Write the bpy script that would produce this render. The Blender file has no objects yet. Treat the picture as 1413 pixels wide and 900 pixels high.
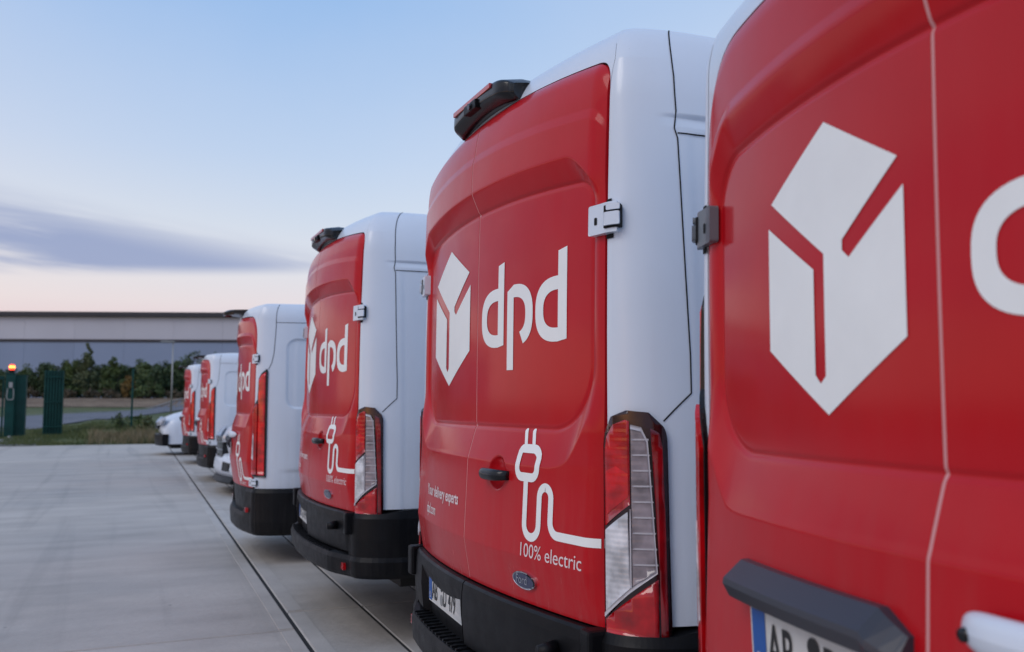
import bpy, bmesh, math, random
import numpy as np
from mathutils import Vector, Matrix
random.seed(7); rng = np.random.default_rng(7)
PI = math.pi
scene = bpy.context.scene
col = scene.collection
R = math.radians

# ------------------------------------------------------------------ camera
VIEW_AZ = R(23.3); VIEW_PITCH = R(4.86); EYE = 1.367
cam_d = bpy.data.cameras.new('camera'); cam = bpy.data.objects.new('camera', cam_d); col.objects.link(cam)
cam.location = (0, 0, EYE); cam.rotation_euler = (PI/2 + VIEW_PITCH, 0, -VIEW_AZ)
cam_d.sensor_width = 36; cam_d.lens = 36*1257/1413; cam_d.clip_start = 0.05; cam_d.clip_end = 4000
cam_d.dof.use_dof = True; cam_d.dof.focus_distance = 3.1; cam_d.dof.aperture_fstop = 3.6
scene.camera = cam
scene.render.resolution_x = 1024; scene.render.resolution_y = 652

# ------------------------------------------------------------------ world
world = bpy.data.worlds.new('World'); scene.world = world; world.use_nodes = True
nt = world.node_tree; nt.nodes.clear()
class NT:
    def __init__(s, t): s.t = t
    def n(s, typ, **kw):
        nd = s.t.nodes.new(typ)
        for k, v in kw.items():
            if k.startswith('i_'):
                key = k[2:]
                key = int(key) if key.isdigit() else key.replace('_', ' ')
                nd.inputs[key].default_value = v
            else: setattr(nd, k, v)
        return nd
    def l(s, a, b): s.t.links.new(a, b)
    def math(s, op, a, b=None, c=None, clamp=False):
        nd = s.t.nodes.new('ShaderNodeMath'); nd.operation = op; nd.use_clamp = clamp
        for i, v in enumerate((a, b, c)):
            if v is None: continue
            if isinstance(v, (int, float)): nd.inputs[i].default_value = v
            else: s.t.links.new(v, nd.inputs[i])
        return nd.outputs[0]
    def mix(s, f, a, b, mode='MIX'):
        nd = s.t.nodes.new('ShaderNodeMix'); nd.data_type = 'RGBA'; nd.blend_type = mode
        for i, v in ((0, f), (6, a), (7, b)):
            if isinstance(v, (int, float)): nd.inputs[i].default_value = v
            elif isinstance(v, tuple): nd.inputs[i].default_value = (*v[:3], 1)
            else: s.t.links.new(v, nd.inputs[i])
        return nd.outputs[2]
    def ramp(s, f, stops, interp='LINEAR'):
        nd = s.t.nodes.new('ShaderNodeValToRGB'); cr = nd.color_ramp; cr.interpolation = interp
        while len(cr.elements) < len(stops): cr.elements.new(0.5)
        for e, (p, c) in zip(cr.elements, stops):
            e.position = p; e.color = (*c[:3], 1) if isinstance(c, tuple) else (c, c, c, 1)
        s.t.links.new(f, nd.inputs[0]); return nd.outputs[0]
def srgb(r, g, b):
    return tuple(((v/255)/12.92 if v/255 <= .04045 else ((v/255+.055)/1.055)**2.4) for v in (r, g, b))
W = NT(nt)
SUN_EL = R(2.0); SUN_AZ = R(248)          # clockwise from +Y
tc = W.n('ShaderNodeTexCoord'); sep = W.n('ShaderNodeSeparateXYZ'); W.l(tc.outputs['Generated'], sep.inputs[0])
el = W.math('MULTIPLY', W.math('ARCSINE', sep.outputs[2]), 180/PI)            # degrees above the horizon
az = W.math('MULTIPLY', W.math('ARCTAN2', sep.outputs[0], sep.outputs[1]), 180/PI)  # 0 = +Y
e01 = W.math('DIVIDE', el, 90, clamp=True)
def E(d): return d/90
base = W.ramp(e01, [(0, srgb(216, 190, 206)), (E(4.5), srgb(214, 196, 211)), (E(6.0), srgb(220, 212, 222)), (E(8.0), srgb(214, 217, 229)), (E(11.0), srgb(198, 212, 232)),
                    (E(15), srgb(174, 200, 234)), (E(24), srgb(128, 176, 230)), (E(40), srgb(114, 160, 220)), (E(90), srgb(140, 170, 215))])
warm = W.ramp(e01, [(0, srgb(255, 222, 196)), (E(8), srgb(252, 232, 220)), (E(25), srgb(225, 226, 238)), (E(60), srgb(160, 184, 222)), (E(90), srgb(140, 170, 215))])
# glow round the azimuth where the sun has just set, behind the camera and to its right
sdir = (math.sin(SUN_AZ), math.cos(SUN_AZ), 0)
dotn = W.n('ShaderNodeVectorMath', operation='DOT_PRODUCT'); W.l(tc.outputs['Generated'], dotn.inputs[0]); dotn.inputs[1].default_value = sdir
glow = W.math('SMOOTH_MAX', W.math('MULTIPLY_ADD', dotn.outputs['Value'], .62, .42), 0, .2, clamp=True)
skyc = W.mix(glow, base, warm)
dot2 = W.n('ShaderNodeVectorMath', operation='DOT_PRODUCT'); W.l(tc.outputs['Generated'], dot2.inputs[0]); dot2.inputs[1].default_value = (math.sin(R(80)), math.cos(R(80)), 0)
pale = W.n('ShaderNodeMapRange', i_1=.15, i_2=1.0, i_3=0., i_4=.68); W.l(dot2.outputs['Value'], pale.inputs[0]); pale.interpolation_type = 'SMOOTHSTEP'
skyc = W.mix(pale.outputs[0], skyc, srgb(216, 222, 236))
# long thin dusk clouds, stretched along the horizon
cmb = W.n('ShaderNodeCombineXYZ'); W.l(W.math('MULTIPLY', az, .07), cmb.inputs[0]); W.l(W.math('MULTIPLY', W.math('MULTIPLY_ADD', az, .10, el), .62), cmb.inputs[1])
nz = W.n('ShaderNodeTexNoise', i_Scale=1.0, i_Detail=6.0, i_Roughness=.55, i_Distortion=.35); W.l(cmb.outputs[0], nz.inputs['Vector'])
nz.noise_dimensions = '4D'; nz.inputs['W'].default_value = 3.4
# a bank of cloud, thick to the left and tapering to the right, low above the roofs
top = W.math('MULTIPLY_ADD', az, -.16, 10.2); 
bandlo = W.n('ShaderNodeMapRange', i_1=7.2, i_2=8.1); W.l(W.math('MULTIPLY_ADD', az, -.05, el), bandlo.inputs[0]); bandlo.interpolation_type = 'SMOOTHSTEP'
bh = W.n('ShaderNodeMapRange', i_1=-1.3, i_2=1.4, i_3=1.0, i_4=0.0); W.l(W.math('SUBTRACT', el, top), bh.inputs[0]); bh.interpolation_type = 'SMOOTHSTEP'
band = W.math('MULTIPLY', bandlo.outputs[0], bh.outputs[0])
cl = W.n('ShaderNodeMapRange', i_1=.24, i_2=.56); W.l(nz.outputs[0], cl.inputs[0]); cl.interpolation_type = 'SMOOTHSTEP'
cmask = W.math('MULTIPLY', W.math('MULTIPLY', band, cl.outputs[0]), .92, clamp=True)
skyc = W.mix(cmask, skyc, srgb(142, 156, 196))
# faint high wisps everywhere
nz2 = W.n('ShaderNodeTexNoise', i_Scale=2.2, i_Detail=5.0, i_Roughness=.6); W.l(tc.outputs['Generated'], nz2.inputs['Vector'])
wis = W.n('ShaderNodeMapRange', i_1=.45, i_2=.75, i_3=0.0, i_4=.10); W.l(nz2.outputs[0], wis.inputs[0])
skyc = W.mix(wis.outputs[0], skyc, srgb(226, 226, 238))
below = W.math('LESS_THAN', el, -1.0)
skyc = W.mix(below, skyc, (.10, .10, .10))
nish = W.n('ShaderNodeTexSky', sky_type='NISHITA', sun_disc=False, sun_elevation=SUN_EL, sun_rotation=SUN_AZ)
bg = W.n('ShaderNodeBackground', i_Strength=1.0); W.l(skyc, bg.inputs[0])
bg2 = W.n('ShaderNodeBackground', i_Strength=.035); W.l(nish.outputs[0], bg2.inputs[0])
add = W.n('ShaderNodeAddShader'); W.l(bg.outputs[0], add.inputs[0]); W.l(bg2.outputs[0], add.inputs[1])
wo = W.n('ShaderNodeOutputWorld'); W.l(add.outputs[0], wo.inputs[0])

# ------------------------------------------------------------------ soft afterglow sun
sun_d = bpy.data.lights.new('sun', 'SUN'); sun = bpy.data.objects.new('sun', sun_d); col.objects.link(sun)
sun_d.energy = .85; sun_d.angle = R(30); sun_d.color = (1, .93, .88)
sdv = Vector((math.sin(SUN_AZ)*math.cos(R(42)), math.cos(SUN_AZ)*math.cos(R(42)), math.sin(R(42))))
sun.rotation_euler = sdv.to_track_quat('Z', 'Y').to_euler()
scene.view_settings.view_transform = 'Standard'; scene.view_settings.look = 'None'
scene.view_settings.exposure = 0.0; scene.view_settings.gamma = 1.0

# ------------------------------------------------------------------ materials
MATS = {}
def principled(name, base=(.5, .5, .5), rough=.5, metal=0., coat=0., coat_rough=.05, spec=.5, ior=None, emit=None, estr=0.):
    m = bpy.data.materials.new(name); m.use_nodes = True
    t = NT(m.node_tree); b = m.node_tree.nodes['Principled BSDF']
    b.inputs['Base Color'].default_value = (*base, 1); b.inputs['Roughness'].default_value = rough
    b.inputs['Metallic'].default_value = metal; b.inputs['Coat Weight'].default_value = coat
    b.inputs['Coat Roughness'].default_value = coat_rough; b.inputs['Specular IOR Level'].default_value = spec
    if emit: b.inputs['Emission Color'].default_value = (*emit, 1); b.inputs['Emission Strength'].default_value = estr
    MATS[name] = m; return m, t, b
def vary(t, b, base, amt=.12, scale=3., coords='Object', bump=0., bscale=40., rough=None, rvar=.15, det=4.):
    """noise-varied colour, roughness and fine relief"""
    tc = t.n('ShaderNodeTexCoord'); nz = t.n('ShaderNodeTexNoise', i_Scale=scale, i_Detail=det, i_Roughness=.6)
    t.l(tc.outputs[coords], nz.inputs['Vector'])
    lo = tuple(c*(1-amt) for c in base); hi = tuple(min(1, c*(1+amt)) for c in base)
    c = t.ramp(nz.outputs[0], [(.3, lo), (.7, hi)]); t.l(c, b.inputs['Base Color'])
    if rough is not None:
        n2 = t.n('ShaderNodeTexNoise', i_Scale=scale*2.7, i_Detail=5.); t.l(tc.outputs[coords], n2.inputs['Vector'])
        rr = t.n('ShaderNodeMapRange', i_1=.3, i_2=.7, i_3=rough*(1-rvar), i_4=rough*(1+rvar)); t.l(n2.outputs[0], rr.inputs[0]); t.l(rr.outputs[0], b.inputs['Roughness'])
    if bump:
        n3 = t.n('ShaderNodeTexNoise', i_Scale=bscale, i_Detail=4.); t.l(tc.outputs[coords], n3.inputs['Vector'])
        bp = t.n('ShaderNodeBump', i_Strength=bump, i_Distance=.01); t.l(n3.outputs[0], bp.inputs['Height']); t.l(bp.outputs[0], b.inputs['Normal'])
    return tc
m, t, b = principled('red_wrap', (.50, .004, .010), .55, spec=.08, coat=.75, coat_rough=.12); b.inputs['Coat IOR'].default_value = 1.36
vary(t, b, (.50, .004, .010), .06, 2.2, rough=.5, bump=.015, bscale=5.)
m, t, b = principled('white_paint', (.68, .75, .84), .33, coat=.35, coat_rough=.08)
vary(t, b, (.68, .75, .84), .03, 1.8, rough=.33, bump=.012, bscale=3.)
m, t, b = principled('decal_white', (.88, .90, .88), .38)
vary(t, b, (.88, .90, .88), .03, 6., rough=.38)
m, t, b = principled('decal_pale', (.80, .66, .66), .45)
m, t, b = principled('black_plastic', (.004, .0045, .006), .40, spec=.20)
vary(t, b, (.004, .0045, .006), .3, 7., rough=.42, bump=.10, bscale=420.)
m, t, b = principled('bar_plastic', (.035, .040, .055), .36)
m, t, b = principled('satin_black', (.007, .008, .010), .22, spec=.35, coat=.1)
m, t, b = principled('rubber', (.012, .012, .012), .7)
m, t, b = principled('seal_pink', (.66, .30, .30), .6)
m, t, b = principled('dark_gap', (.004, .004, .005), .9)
def lens(name, base, rough=.09, stripes=0., axis=2, freq=260.):
    m, t, b = principled(name, base, rough, coat=.7, coat_rough=.03)
    tc = t.n('ShaderNodeTexCoord'); s = t.n('ShaderNodeSeparateXYZ'); t.l(tc.outputs['Object'], s.inputs[0])
    w = t.math('SINE', t.math('MULTIPLY', s.outputs[axis], freq)); w2 = t.math('SINE', t.math('MULTIPLY', s.outputs[1], freq*1.3))
    hgt = t.math('ADD', w, t.math('MULTIPLY', w2, .6))
    bp = t.n('ShaderNodeBump', i_Strength=stripes*.6, i_Distance=.003); t.l(hgt, bp.inputs['Height']); t.l(bp.outputs[0], b.inputs['Normal'])
    nz = t.n('ShaderNodeTexNoise', i_Scale=14., i_Detail=3.); t.l(tc.outputs['Object'], nz.inputs['Vector'])
    c = t.ramp(nz.outputs[0], [(.32, tuple(x*.55 for x in base)), (.68, tuple(min(1, x*1.35) for x in base))]); t.l(c, b.inputs['Base Color'])
    return m
lens('lens_red', (.46, .001, .005), stripes=.07)
lens('lens_bright_red', (.66, .002, .008), stripes=.10)
lens('lens_dark_red', (.24, .001, .005), stripes=.06)
lens('lens_clear', (.62, .63, .66), stripes=.25, freq=420.)
lens('lens_smoke', (.30, .255, .275), stripes=.2, freq=300.)
m, t, b = principled('hinge_shade_grey', (.16, .18, .20), .38, metal=.3)  # darker grey puts the shade on the hinge's back into its colour
m, t, b = principled('lens_frame', (.022, .002, .004), .14, coat=.4)
m, t, b = principled('chrome', (.62, .64, .68), .18, metal=1.)
m, t, b = principled('silver_rib', (.52, .50, .53), .25, coat=.5)
m, t, b = principled('badge_blue', (.006, .014, .075), .18, coat=.8)
m, t, b = principled('plate_white', (.62, .62, .60), .4)
m, t, b = principled('plate_blue', (.01, .09, .36), .4)
m, t, b = principled('plate_black', (.01, .01, .01), .4)
m, t, b = principled('glass_dark', (.015, .018, .02), .06, coat=.5)
m, t, b = principled('headlight_glass', (.45, .47, .52), .08, coat=1.)
m, t, b = principled('alloy', (.35, .35, .36), .35, metal=.8)
m, t, b = principled('gate_green', (.003, .050, .044), .5, spec=.25)
vary(t, b, (.003, .050, .044), .25, 3., rough=.5)
m, t, b = principled('galvanised', (.33, .34, .34), .5, metal=.4)
m, t, b = principled('beacon_red', (.9, .08, .02), .3, emit=(1., .055, .02), estr=2.2)
m, t, b = principled('beacon_core', (1., .6, .1), .3, emit=(1., .36, .05), estr=5.)
m, t, b = principled('joint_dark', (.018, .018, .019), .9)

def grime(name, dust, lo, hi, amt):
    """road dust thrown up low on the body, broken into drying streaks"""
    m = MATS[name]; t = NT(m.node_tree); b = m.node_tree.nodes['Principled BSDF']
    src = b.inputs['Base Color'].links[0].from_socket
    tc = t.n('ShaderNodeTexCoord'); s_ = t.n('ShaderNodeSeparateXYZ'); t.l(tc.outputs['Object'], s_.inputs[0])
    mp = t.n('ShaderNodeMapping'); mp.inputs['Scale'].default_value = (9, 9, .9); t.l(tc.outputs['Object'], mp.inputs['Vector'])
    n1 = t.n('ShaderNodeTexNoise', i_Scale=2.0, i_Detail=6., i_Roughness=.7); t.l(mp.outputs[0], n1.inputs['Vector'])
    n2 = t.n('ShaderNodeTexNoise', i_Scale=55., i_Detail=3.); t.l(tc.outputs['Object'], n2.inputs['Vector'])
    h = t.n('ShaderNodeMapRange', i_1=lo, i_2=hi, i_3=1., i_4=.12); t.l(s_.outputs[2], h.inputs[0])
    k = t.n('ShaderNodeMapRange', i_1=.42, i_2=.70); t.l(n1.outputs[0], k.inputs[0])
    f = t.math('MULTIPLY', t.math('MULTIPLY', h.outputs[0], k.outputs[0]), t.math('MULTIPLY_ADD', n2.outputs[0], .8, .5)); f = t.math('MULTIPLY', f, amt, clamp=True)
    t.l(t.mix(f, src, dust), b.inputs['Base Color'])
    cr = t.math('MULTIPLY_ADD', f, 1.6, b.inputs['Coat Roughness'].default_value, clamp=True); t.l(cr, b.inputs['Coat Roughness'])
grime('red_wrap', (.30, .20, .18), .7, 1.25, .16); grime('white_paint', (.34, .32, .29), .6, 1.2, .22); grime('black_plastic', (.05, .047, .043), .35, .75, .22)
# concrete: brushed, blotchy, fine pits
m, t, b = principled('concrete', (.24, .24, .235), .75)
tc = t.n('ShaderNodeTexCoord'); geo = t.n('ShaderNodeNewGeometry'); oi = t.n('ShaderNodeObjectInfo')
n1 = t.n('ShaderNodeTexNoise', i_Scale=.55, i_Detail=6., i_Roughness=.62, i_Distortion=.4); t.l(geo.outputs['Position'], n1.inputs['Vector'])
mp = t.n('ShaderNodeMapping'); mp.inputs['Scale'].default_value = (.5, 1.3, 1); mp.inputs['Rotation'].default_value = (0, 0, R(-7)); t.l(geo.outputs['Position'], mp.inputs['Vector'])
n2 = t.n('ShaderNodeTexNoise', i_Scale=1.6, i_Detail=7., i_Roughness=.6); t.l(mp.outputs[0], n2.inputs['Vector'])
n3 = t.n('ShaderNodeTexNoise', i_Scale=60., i_Detail=4.); t.l(geo.outputs['Position'], n3.inputs['Vector'])
mixn = t.math('ADD', t.math('MULTIPLY', n1.outputs[0], .45), t.math('MULTIPLY', n2.outputs[0], .45))
mixn = t.math('ADD', mixn, t.math('MULTIPLY', n3.outputs[0], .10))
c = t.ramp(mixn, [(.34, (.325, .296, .264)), (.5, (.450, .412, .370)), (.64, (.550, .508, .458))])
rnd = t.n('ShaderNodeMapRange', i_3=.86, i_4=1.05); t.l(oi.outputs['Random'], rnd.inputs[0])
c = t.mix(1.0, c, rnd.outputs[0], 'MULTIPLY')
vor = t.n('ShaderNodeTexVoronoi', i_Scale=2.3); vor.feature = 'F1'; t.l(geo.outputs['Position'], vor.inputs['Vector'])
sp = t.math('LESS_THAN', vor.outputs['Distance'], .028)
c = t.mix(t.math('MULTIPLY', sp, .6), c, (.05, .05, .05))
mt_ = t.n('ShaderNodeMapping'); mt_.inputs['Scale'].default_value = (3.2, .10, 1); t.l(geo.outputs['Position'], mt_.inputs['Vector'])
nt4 = t.n('ShaderNodeTexNoise', i_Scale=1.1, i_Detail=5., i_Distortion=.8); t.l(mt_.outputs[0], nt4.inputs['Vector'])
tm = t.n('ShaderNodeMapRange', i_1=.54, i_2=.72, i_3=0., i_4=.26); t.l(nt4.outputs[0], tm.inputs[0])
c = t.mix(tm.outputs[0], c, (.12, .115, .11))
t.l(c, b.inputs['Base Color'])
rr = t.n('ShaderNodeMapRange', i_1=.35, i_2=.65, i_3=.5, i_4=.78); t.l(n1.outputs[0], rr.inputs[0]); t.l(rr.outputs[0], b.inputs['Roughness'])
bp = t.n('ShaderNodeBump', i_Strength=.5, i_Distance=.012); n4 = t.n('ShaderNodeTexNoise', i_Scale=35., i_Detail=5.); t.l(mp.outputs[0], n4.inputs['Vector'])
t.l(n4.outputs[0], bp.inputs['Height']); t.l(bp.outputs[0], b.inputs['Normal'])
m, t, b = principled('concrete_smooth', (.47, .435, .395), .6)
tc = vary(t, b, (.47, .435, .395), .14, 1.6, rough=.6, bump=.15, bscale=50.)

def ground_mat(name, a, bb, scale, rough=.9):
    m, t, b = principled(name, a, rough); geo = t.n('ShaderNodeNewGeometry')
    n1 = t.n('ShaderNodeTexNoise', i_Scale=scale, i_Detail=8., i_Roughness=.65); t.l(geo.outputs['Position'], n1.inputs['Vector'])
    t.l(t.ramp(n1.outputs[0], [(.35, a), (.65, bb)]), b.inputs['Base Color'])
    bp = t.n('ShaderNodeBump', i_Strength=.6, i_Distance=.05); n2 = t.n('ShaderNodeTexNoise', i_Scale=scale*9, i_Detail=4.); t.l(geo.outputs['Position'], n2.inputs['Vector'])
    t.l(n2.outputs[0], bp.inputs['Height']); t.l(bp.outputs[0], b.inputs['Normal'])
    return m
ground_mat('turf', (.045, .075, .020), (.11, .12, .045), .7)
ground_mat('dry_turf', (.13, .085, .055), (.23, .17, .115), .5)
ground_mat('asphalt', (.115, .12, .145), (.155, .16, .185), 1.5, .75)
ground_mat('kerb', (.20, .20, .20), (.30, .30, .30), 2., .8)
def leaf_mat(name, a, bb, scale=1.2):
    m, t, b = principled(name, a, .6); geo = t.n('ShaderNodeNewGeometry')
    n1 = t.n('ShaderNodeTexNoise', i_Scale=scale, i_Detail=3.); t.l(geo.outputs['Position'], n1.inputs['Vector'])
    r1 = t.n('ShaderNodeMapRange', i_3=-.18, i_4=.18); t.l(geo.outputs['Random Per Island'], r1.inputs[0])
    t.l(t.ramp(t.math('ADD', n1.outputs[0], r1.outputs[0]), [(.3, a), (.7, bb)]), b.inputs['Base Color'])
    b.inputs['Subsurface Weight'].default_value = 0
leaf_mat('leaf_dark', (.026, .050, .020), (.070, .115, .042))
leaf_mat('leaf_mid', (.045, .080, .022), (.105, .150, .042))
leaf_mat('leaf_pale', (.075, .10, .045), (.15, .18, .08))
leaf_mat('leaf_autumn', (.15, .075, .015), (.24, .16, .04))
leaf_mat('leaf_brown', (.06, .048, .028), (.11, .085, .05))
leaf_mat('blade_green', (.05, .085, .02), (.13, .15, .05), .8)
leaf_mat('blade_straw', (.16, .13, .07), (.30, .24, .14), .8)
m, t, b = principled('bark', (.07, .055, .04), .9)
def clad(name, a):
    m, t, b = principled(name, a, .45, metal=.1); geo = t.n('ShaderNodeNewGeometry'); oi = t.n('ShaderNodeObjectInfo')
    n1 = t.n('ShaderNodeTexNoise', i_Scale=.12, i_Detail=4.); t.l(geo.outputs['Position'], n1.inputs['Vector'])
    c = t.ramp(n1.outputs[0], [(.3, tuple(x*.94 for x in a)), (.7, tuple(min(1, x*1.05) for x in a))])
    rnd = t.n('ShaderNodeMapRange', i_3=.96, i_4=1.03); t.l(oi.outputs['Random'], rnd.inputs[0])
    t.l(t.mix(1., c, rnd.outputs[0], 'MULTIPLY'), b.inputs['Base Color'])
clad('cladding_cream', (.56, .565, .64)); clad('cladding_blue', (.26, .33, .48)); clad('roof_edge_dark', (.045, .045, .055)); clad('roof_grey', (.30, .32, .36))

# ------------------------------------------------------------------ helpers
def tag(o, label=None, cat=None, group=None, kind=None):
    if label: o['label'] = label
    if cat: o['category'] = cat
    if group: o['group'] = group
    if kind: o['kind'] = kind
    return o
def empty(name, loc, rz=0.):
    o = bpy.data.objects.new(name, None); col.objects.link(o); o.location = loc; o.rotation_euler = (0, 0, rz); o.empty_display_size = .2
    return o
def link(name, me, mat, parent=None, smooth=False):
    o = bpy.data.objects.new(name, me); col.objects.link(o)
    if mat is not None and not me.materials: me.materials.append(MATS[mat])
    if parent is not None: o.parent = parent
    if smooth: me.polygons.foreach_set('use_smooth', np.ones(len(me.polygons), bool))
    return o
def raw_mesh(name, V, F, mat, parent=None, smooth=False):
    me = bpy.data.meshes.new(name); V = np.asarray(V, dtype=np.float32).reshape(-1, 3)
    if isinstance(F, np.ndarray):
        me.vertices.add(len(V)); me.vertices.foreach_set('co', V.ravel())
        k = F.shape[1]; me.loops.add(F.size); me.loops.foreach_set('vertex_index', F.ravel().astype(np.int32))
        me.polygons.add(len(F)); me.polygons.foreach_set('loop_start', np.arange(0, F.size, k, dtype=np.int32)); me.polygons.foreach_set('loop_total', np.full(len(F), k, dtype=np.int32))
        me.update(calc_edges=True)
    else:
        me.from_pydata(V.tolist(), [], F); me.update()
    return link(name, me, mat, parent, smooth)
def grid_faces(nu, nv, off=0, flip=False):
    i, j = np.meshgrid(np.arange(nu-1), np.arange(nv-1), indexing='ij'); a = (i*nv + j).ravel() + off
    q = np.stack([a, a+nv, a+nv+1, a+1], 1)
    return q[:, ::-1] if flip else q
class MB:
    """collects simple solids into one mesh"""
    def __init__(s): s.v = []; s.f = []
    def quadgrid(s, P, flip=False):
        nu, nv = P.shape[:2]; o = len(s.v); s.v += P.reshape(-1, 3).tolist(); s.f += grid_faces(nu, nv, o, flip).tolist()
    def box(s, x0, x1, y0, y1, z0, z1, bev=0.):
        o = len(s.v)
        if bev <= 0:
            s.v += [(x, y, z) for x in (x0, x1) for y in (y0, y1) for z in (z0, z1)]
            s.f += [[o+a for a in q] for q in ((0, 1, 3, 2), (4, 6, 7, 5), (0, 4, 5, 1), (2, 3, 7, 6), (0, 2, 6, 4), (1, 5, 7, 3))]
        else:
            bm = bmesh.new(); bmesh.ops.create_cube(bm, size=1)
            for v in bm.verts: v.co = ((x0+x1)/2 + v.co.x*(x1-x0), (y0+y1)/2 + v.co.y*(y1-y0), (z0+z1)/2 + v.co.z*(z1-z0))
            bmesh.ops.bevel(bm, geom=bm.edges[:], offset=bev, segments=2, affect='EDGES', profile=.6)
            bm.verts.index_update(); s.v += [tuple(v.co) for v in bm.verts]; s.f += [[o+v.index for v in f.verts] for f in bm.faces]; bm.free()
    def cyl(s, p0, p1, r0, r1=None, n=12, caps=True):
        r1 = r0 if r1 is None else r1; p0 = Vector(p0); p1 = Vector(p1); q = (p1-p0).to_track_quat('Z', 'Y'); o = len(s.v)
        for p, r in ((p0, r0), (p1, r1)):
            for k in range(n):
                a = 2*PI*k/n; s.v.append(tuple(p + q @ Vector((r*math.cos(a), r*math.sin(a), 0))))
        s.f += [[o+k, o+(k+1) % n, o+n+(k+1) % n, o+n+k] for k in range(n)]
        if caps: s.f += [[o+k for k in range(n)][::-1], [o+n+k for k in range(n)]]
    def lathe(s, prof, origin, axis='Y', n=28):
        """prof: (radius, along-axis) pairs"""
        o = len(s.v)
        for r, h in prof:
            for k in range(n):
                a = 2*PI*k/n; c, d = r*math.cos(a), r*math.sin(a)
                s.v.append((origin[0]+c, origin[1]+h, origin[2]+d) if axis == 'Y' else (origin[0]+c, origin[1]+d, origin[2]+h))
        for i in range(len(prof)-1):
            s.f += [[o+i*n+k, o+(i+1)*n+k, o+(i+1)*n+(k+1) % n, o+i*n+(k+1) % n] for k in range(n)]
    def build(s, name, mat, parent=None, smooth=False):
        return raw_mesh(name, s.v, s.f, mat, parent, smooth)
def kids(o): return [c for c in bpy.data.objects if c.parent == o]
def copy_tree(o, parent=None):
    c = o.copy(); col.objects.link(c)
    if parent is not None: c.parent = parent
    for k in CH.get(o.name, []): copy_tree(bpy.data.objects[k], c)
    return c
CH = {}
def index_children():
    CH.clear()
    for o in bpy.data.objects:
        if o.parent is not None: CH.setdefault(o.parent.name, []).append(o.name)

def curve_polys(loops):
    """fill 2D loops (holes by even-odd) and return a bmesh"""
    cu = bpy.data.curves.new('tmp', 'CURVE'); cu.dimensions = '2D'; cu.fill_mode = 'BOTH'
    for lp in loops:
        sp = cu.splines.new('POLY'); sp.points.add(len(lp)-1)
        for p, q in zip(sp.points, lp): p.co = (q[0], q[1], 0, 1)
        sp.use_cyclic_u = True
    return curve_to_bm(cu)
def curve_to_bm(cu):
    ob = bpy.data.objects.new('tmp', cu); col.objects.link(ob)
    dg = bpy.context.evaluated_depsgraph_get(); me = ob.evaluated_get(dg).to_mesh()
    bm = bmesh.new(); bm.from_mesh(me); ob.evaluated_get(dg).to_mesh_clear()
    bpy.data.objects.remove(ob); bpy.data.curves.remove(cu)
    bmesh.ops.remove_doubles(bm, verts=bm.verts[:], dist=1e-5)
    return bm
def text_bm(txt, size=1., sx=1., shear=0., align='LEFT', spacing=1., bold=0.):
    cu = bpy.data.curves.new('tmp', 'FONT'); cu.body = txt; cu.size = size; cu.shear = shear; cu.align_x = align; cu.space_character = spacing
    cu.resolution_u = 4; cu.offset = bold
    bm = curve_to_bm(cu)
    for v in bm.verts: v.co.x *= sx; v.co.z = 0
    return bm
def slice_bm(bm, du, dv, extra_v=()):
    if not bm.verts: return
    us = [v.co.x for v in bm.verts]; vs = [v.co.y for v in bm.verts]
    u = math.floor(min(us)/du)*du
    cuts = []
    while u < max(us): cuts.append(((u, 0, 0), (1, 0, 0))); u += du
    v = math.floor(min(vs)/dv)*dv
    while v < max(vs): cuts.append(((0, v, 0), (0, 1, 0))); v += dv
    for e in extra_v: cuts.append(((0, e, 0), (0, 1, 0)))
    for co, no in cuts:
        bmesh.ops.bisect_plane(bm, geom=bm.verts[:]+bm.edges[:]+bm.faces[:], plane_co=co, plane_no=no, dist=1e-6)
def patch(name, bm, mapfn, off, mat, parent, du=.03, dv=.03, depth=0., extra_v=(), smooth=True):
    """drape a flat 2D mesh over a surface; depth > 0 gives it side walls reaching inward"""
    slice_bm(bm, du, dv, extra_v)
    bm.verts.index_update()
    uv = np.array([(v.co.x, v.co.y) for v in bm.verts]); P = mapfn(uv[:, 0], uv[:, 1], off)
    F = [[v.index for v in f.verts] for f in bm.faces]; V = P.tolist()
    if depth > 0:
        Q = mapfn(uv[:, 0], uv[:, 1], off-depth); n = len(V); V += Q.tolist()
        for e in bm.edges:
            if len(e.link_faces) == 1:
                a, b = e.verts[0].index, e.verts[1].index; F.append([a, b, n+b, n+a])
    bm.free()
    o = raw_mesh(name, V, F, mat, parent, False)
    if smooth: o.data.polygons.foreach_set('use_smooth', np.array([True]*len(o.data.polygons))); 
    if smooth and depth > 0: o.data.polygons.foreach_set('use_smooth', np.array([len(p.vertices) >= 3 and i < len(F)-0 and max(p.vertices) < len(uv) for i, p in enumerate(o.data.polygons)]))
    return o
def poly(name, pts, mapfn, off, mat, parent, **kw):
    return patch(name, curve_polys([pts]), mapfn, off, mat, parent, **kw)
def stroke(path, w, closed=False):
    """polyline -> 2D ribbon bmesh"""
    p = np.array(path, float); n = len(p)
    if closed: d = np.roll(p, -1, 0) - np.roll(p, 1, 0)
    else: d = np.gradient(p, axis=0)
    d /= np.linalg.norm(d, axis=1)[:, None]; nn = np.stack([-d[:, 1], d[:, 0]], 1)
    bm = bmesh.new(); a = [bm.verts.new((*q, 0)) for q in p+nn*w/2]; b = [bm.verts.new((*q, 0)) for q in p-nn*w/2]
    for i in range(n if closed else n-1):
        j = (i+1) % n; bm.faces.new([a[i], b[i], b[j], a[j]])
    return bm
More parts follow.
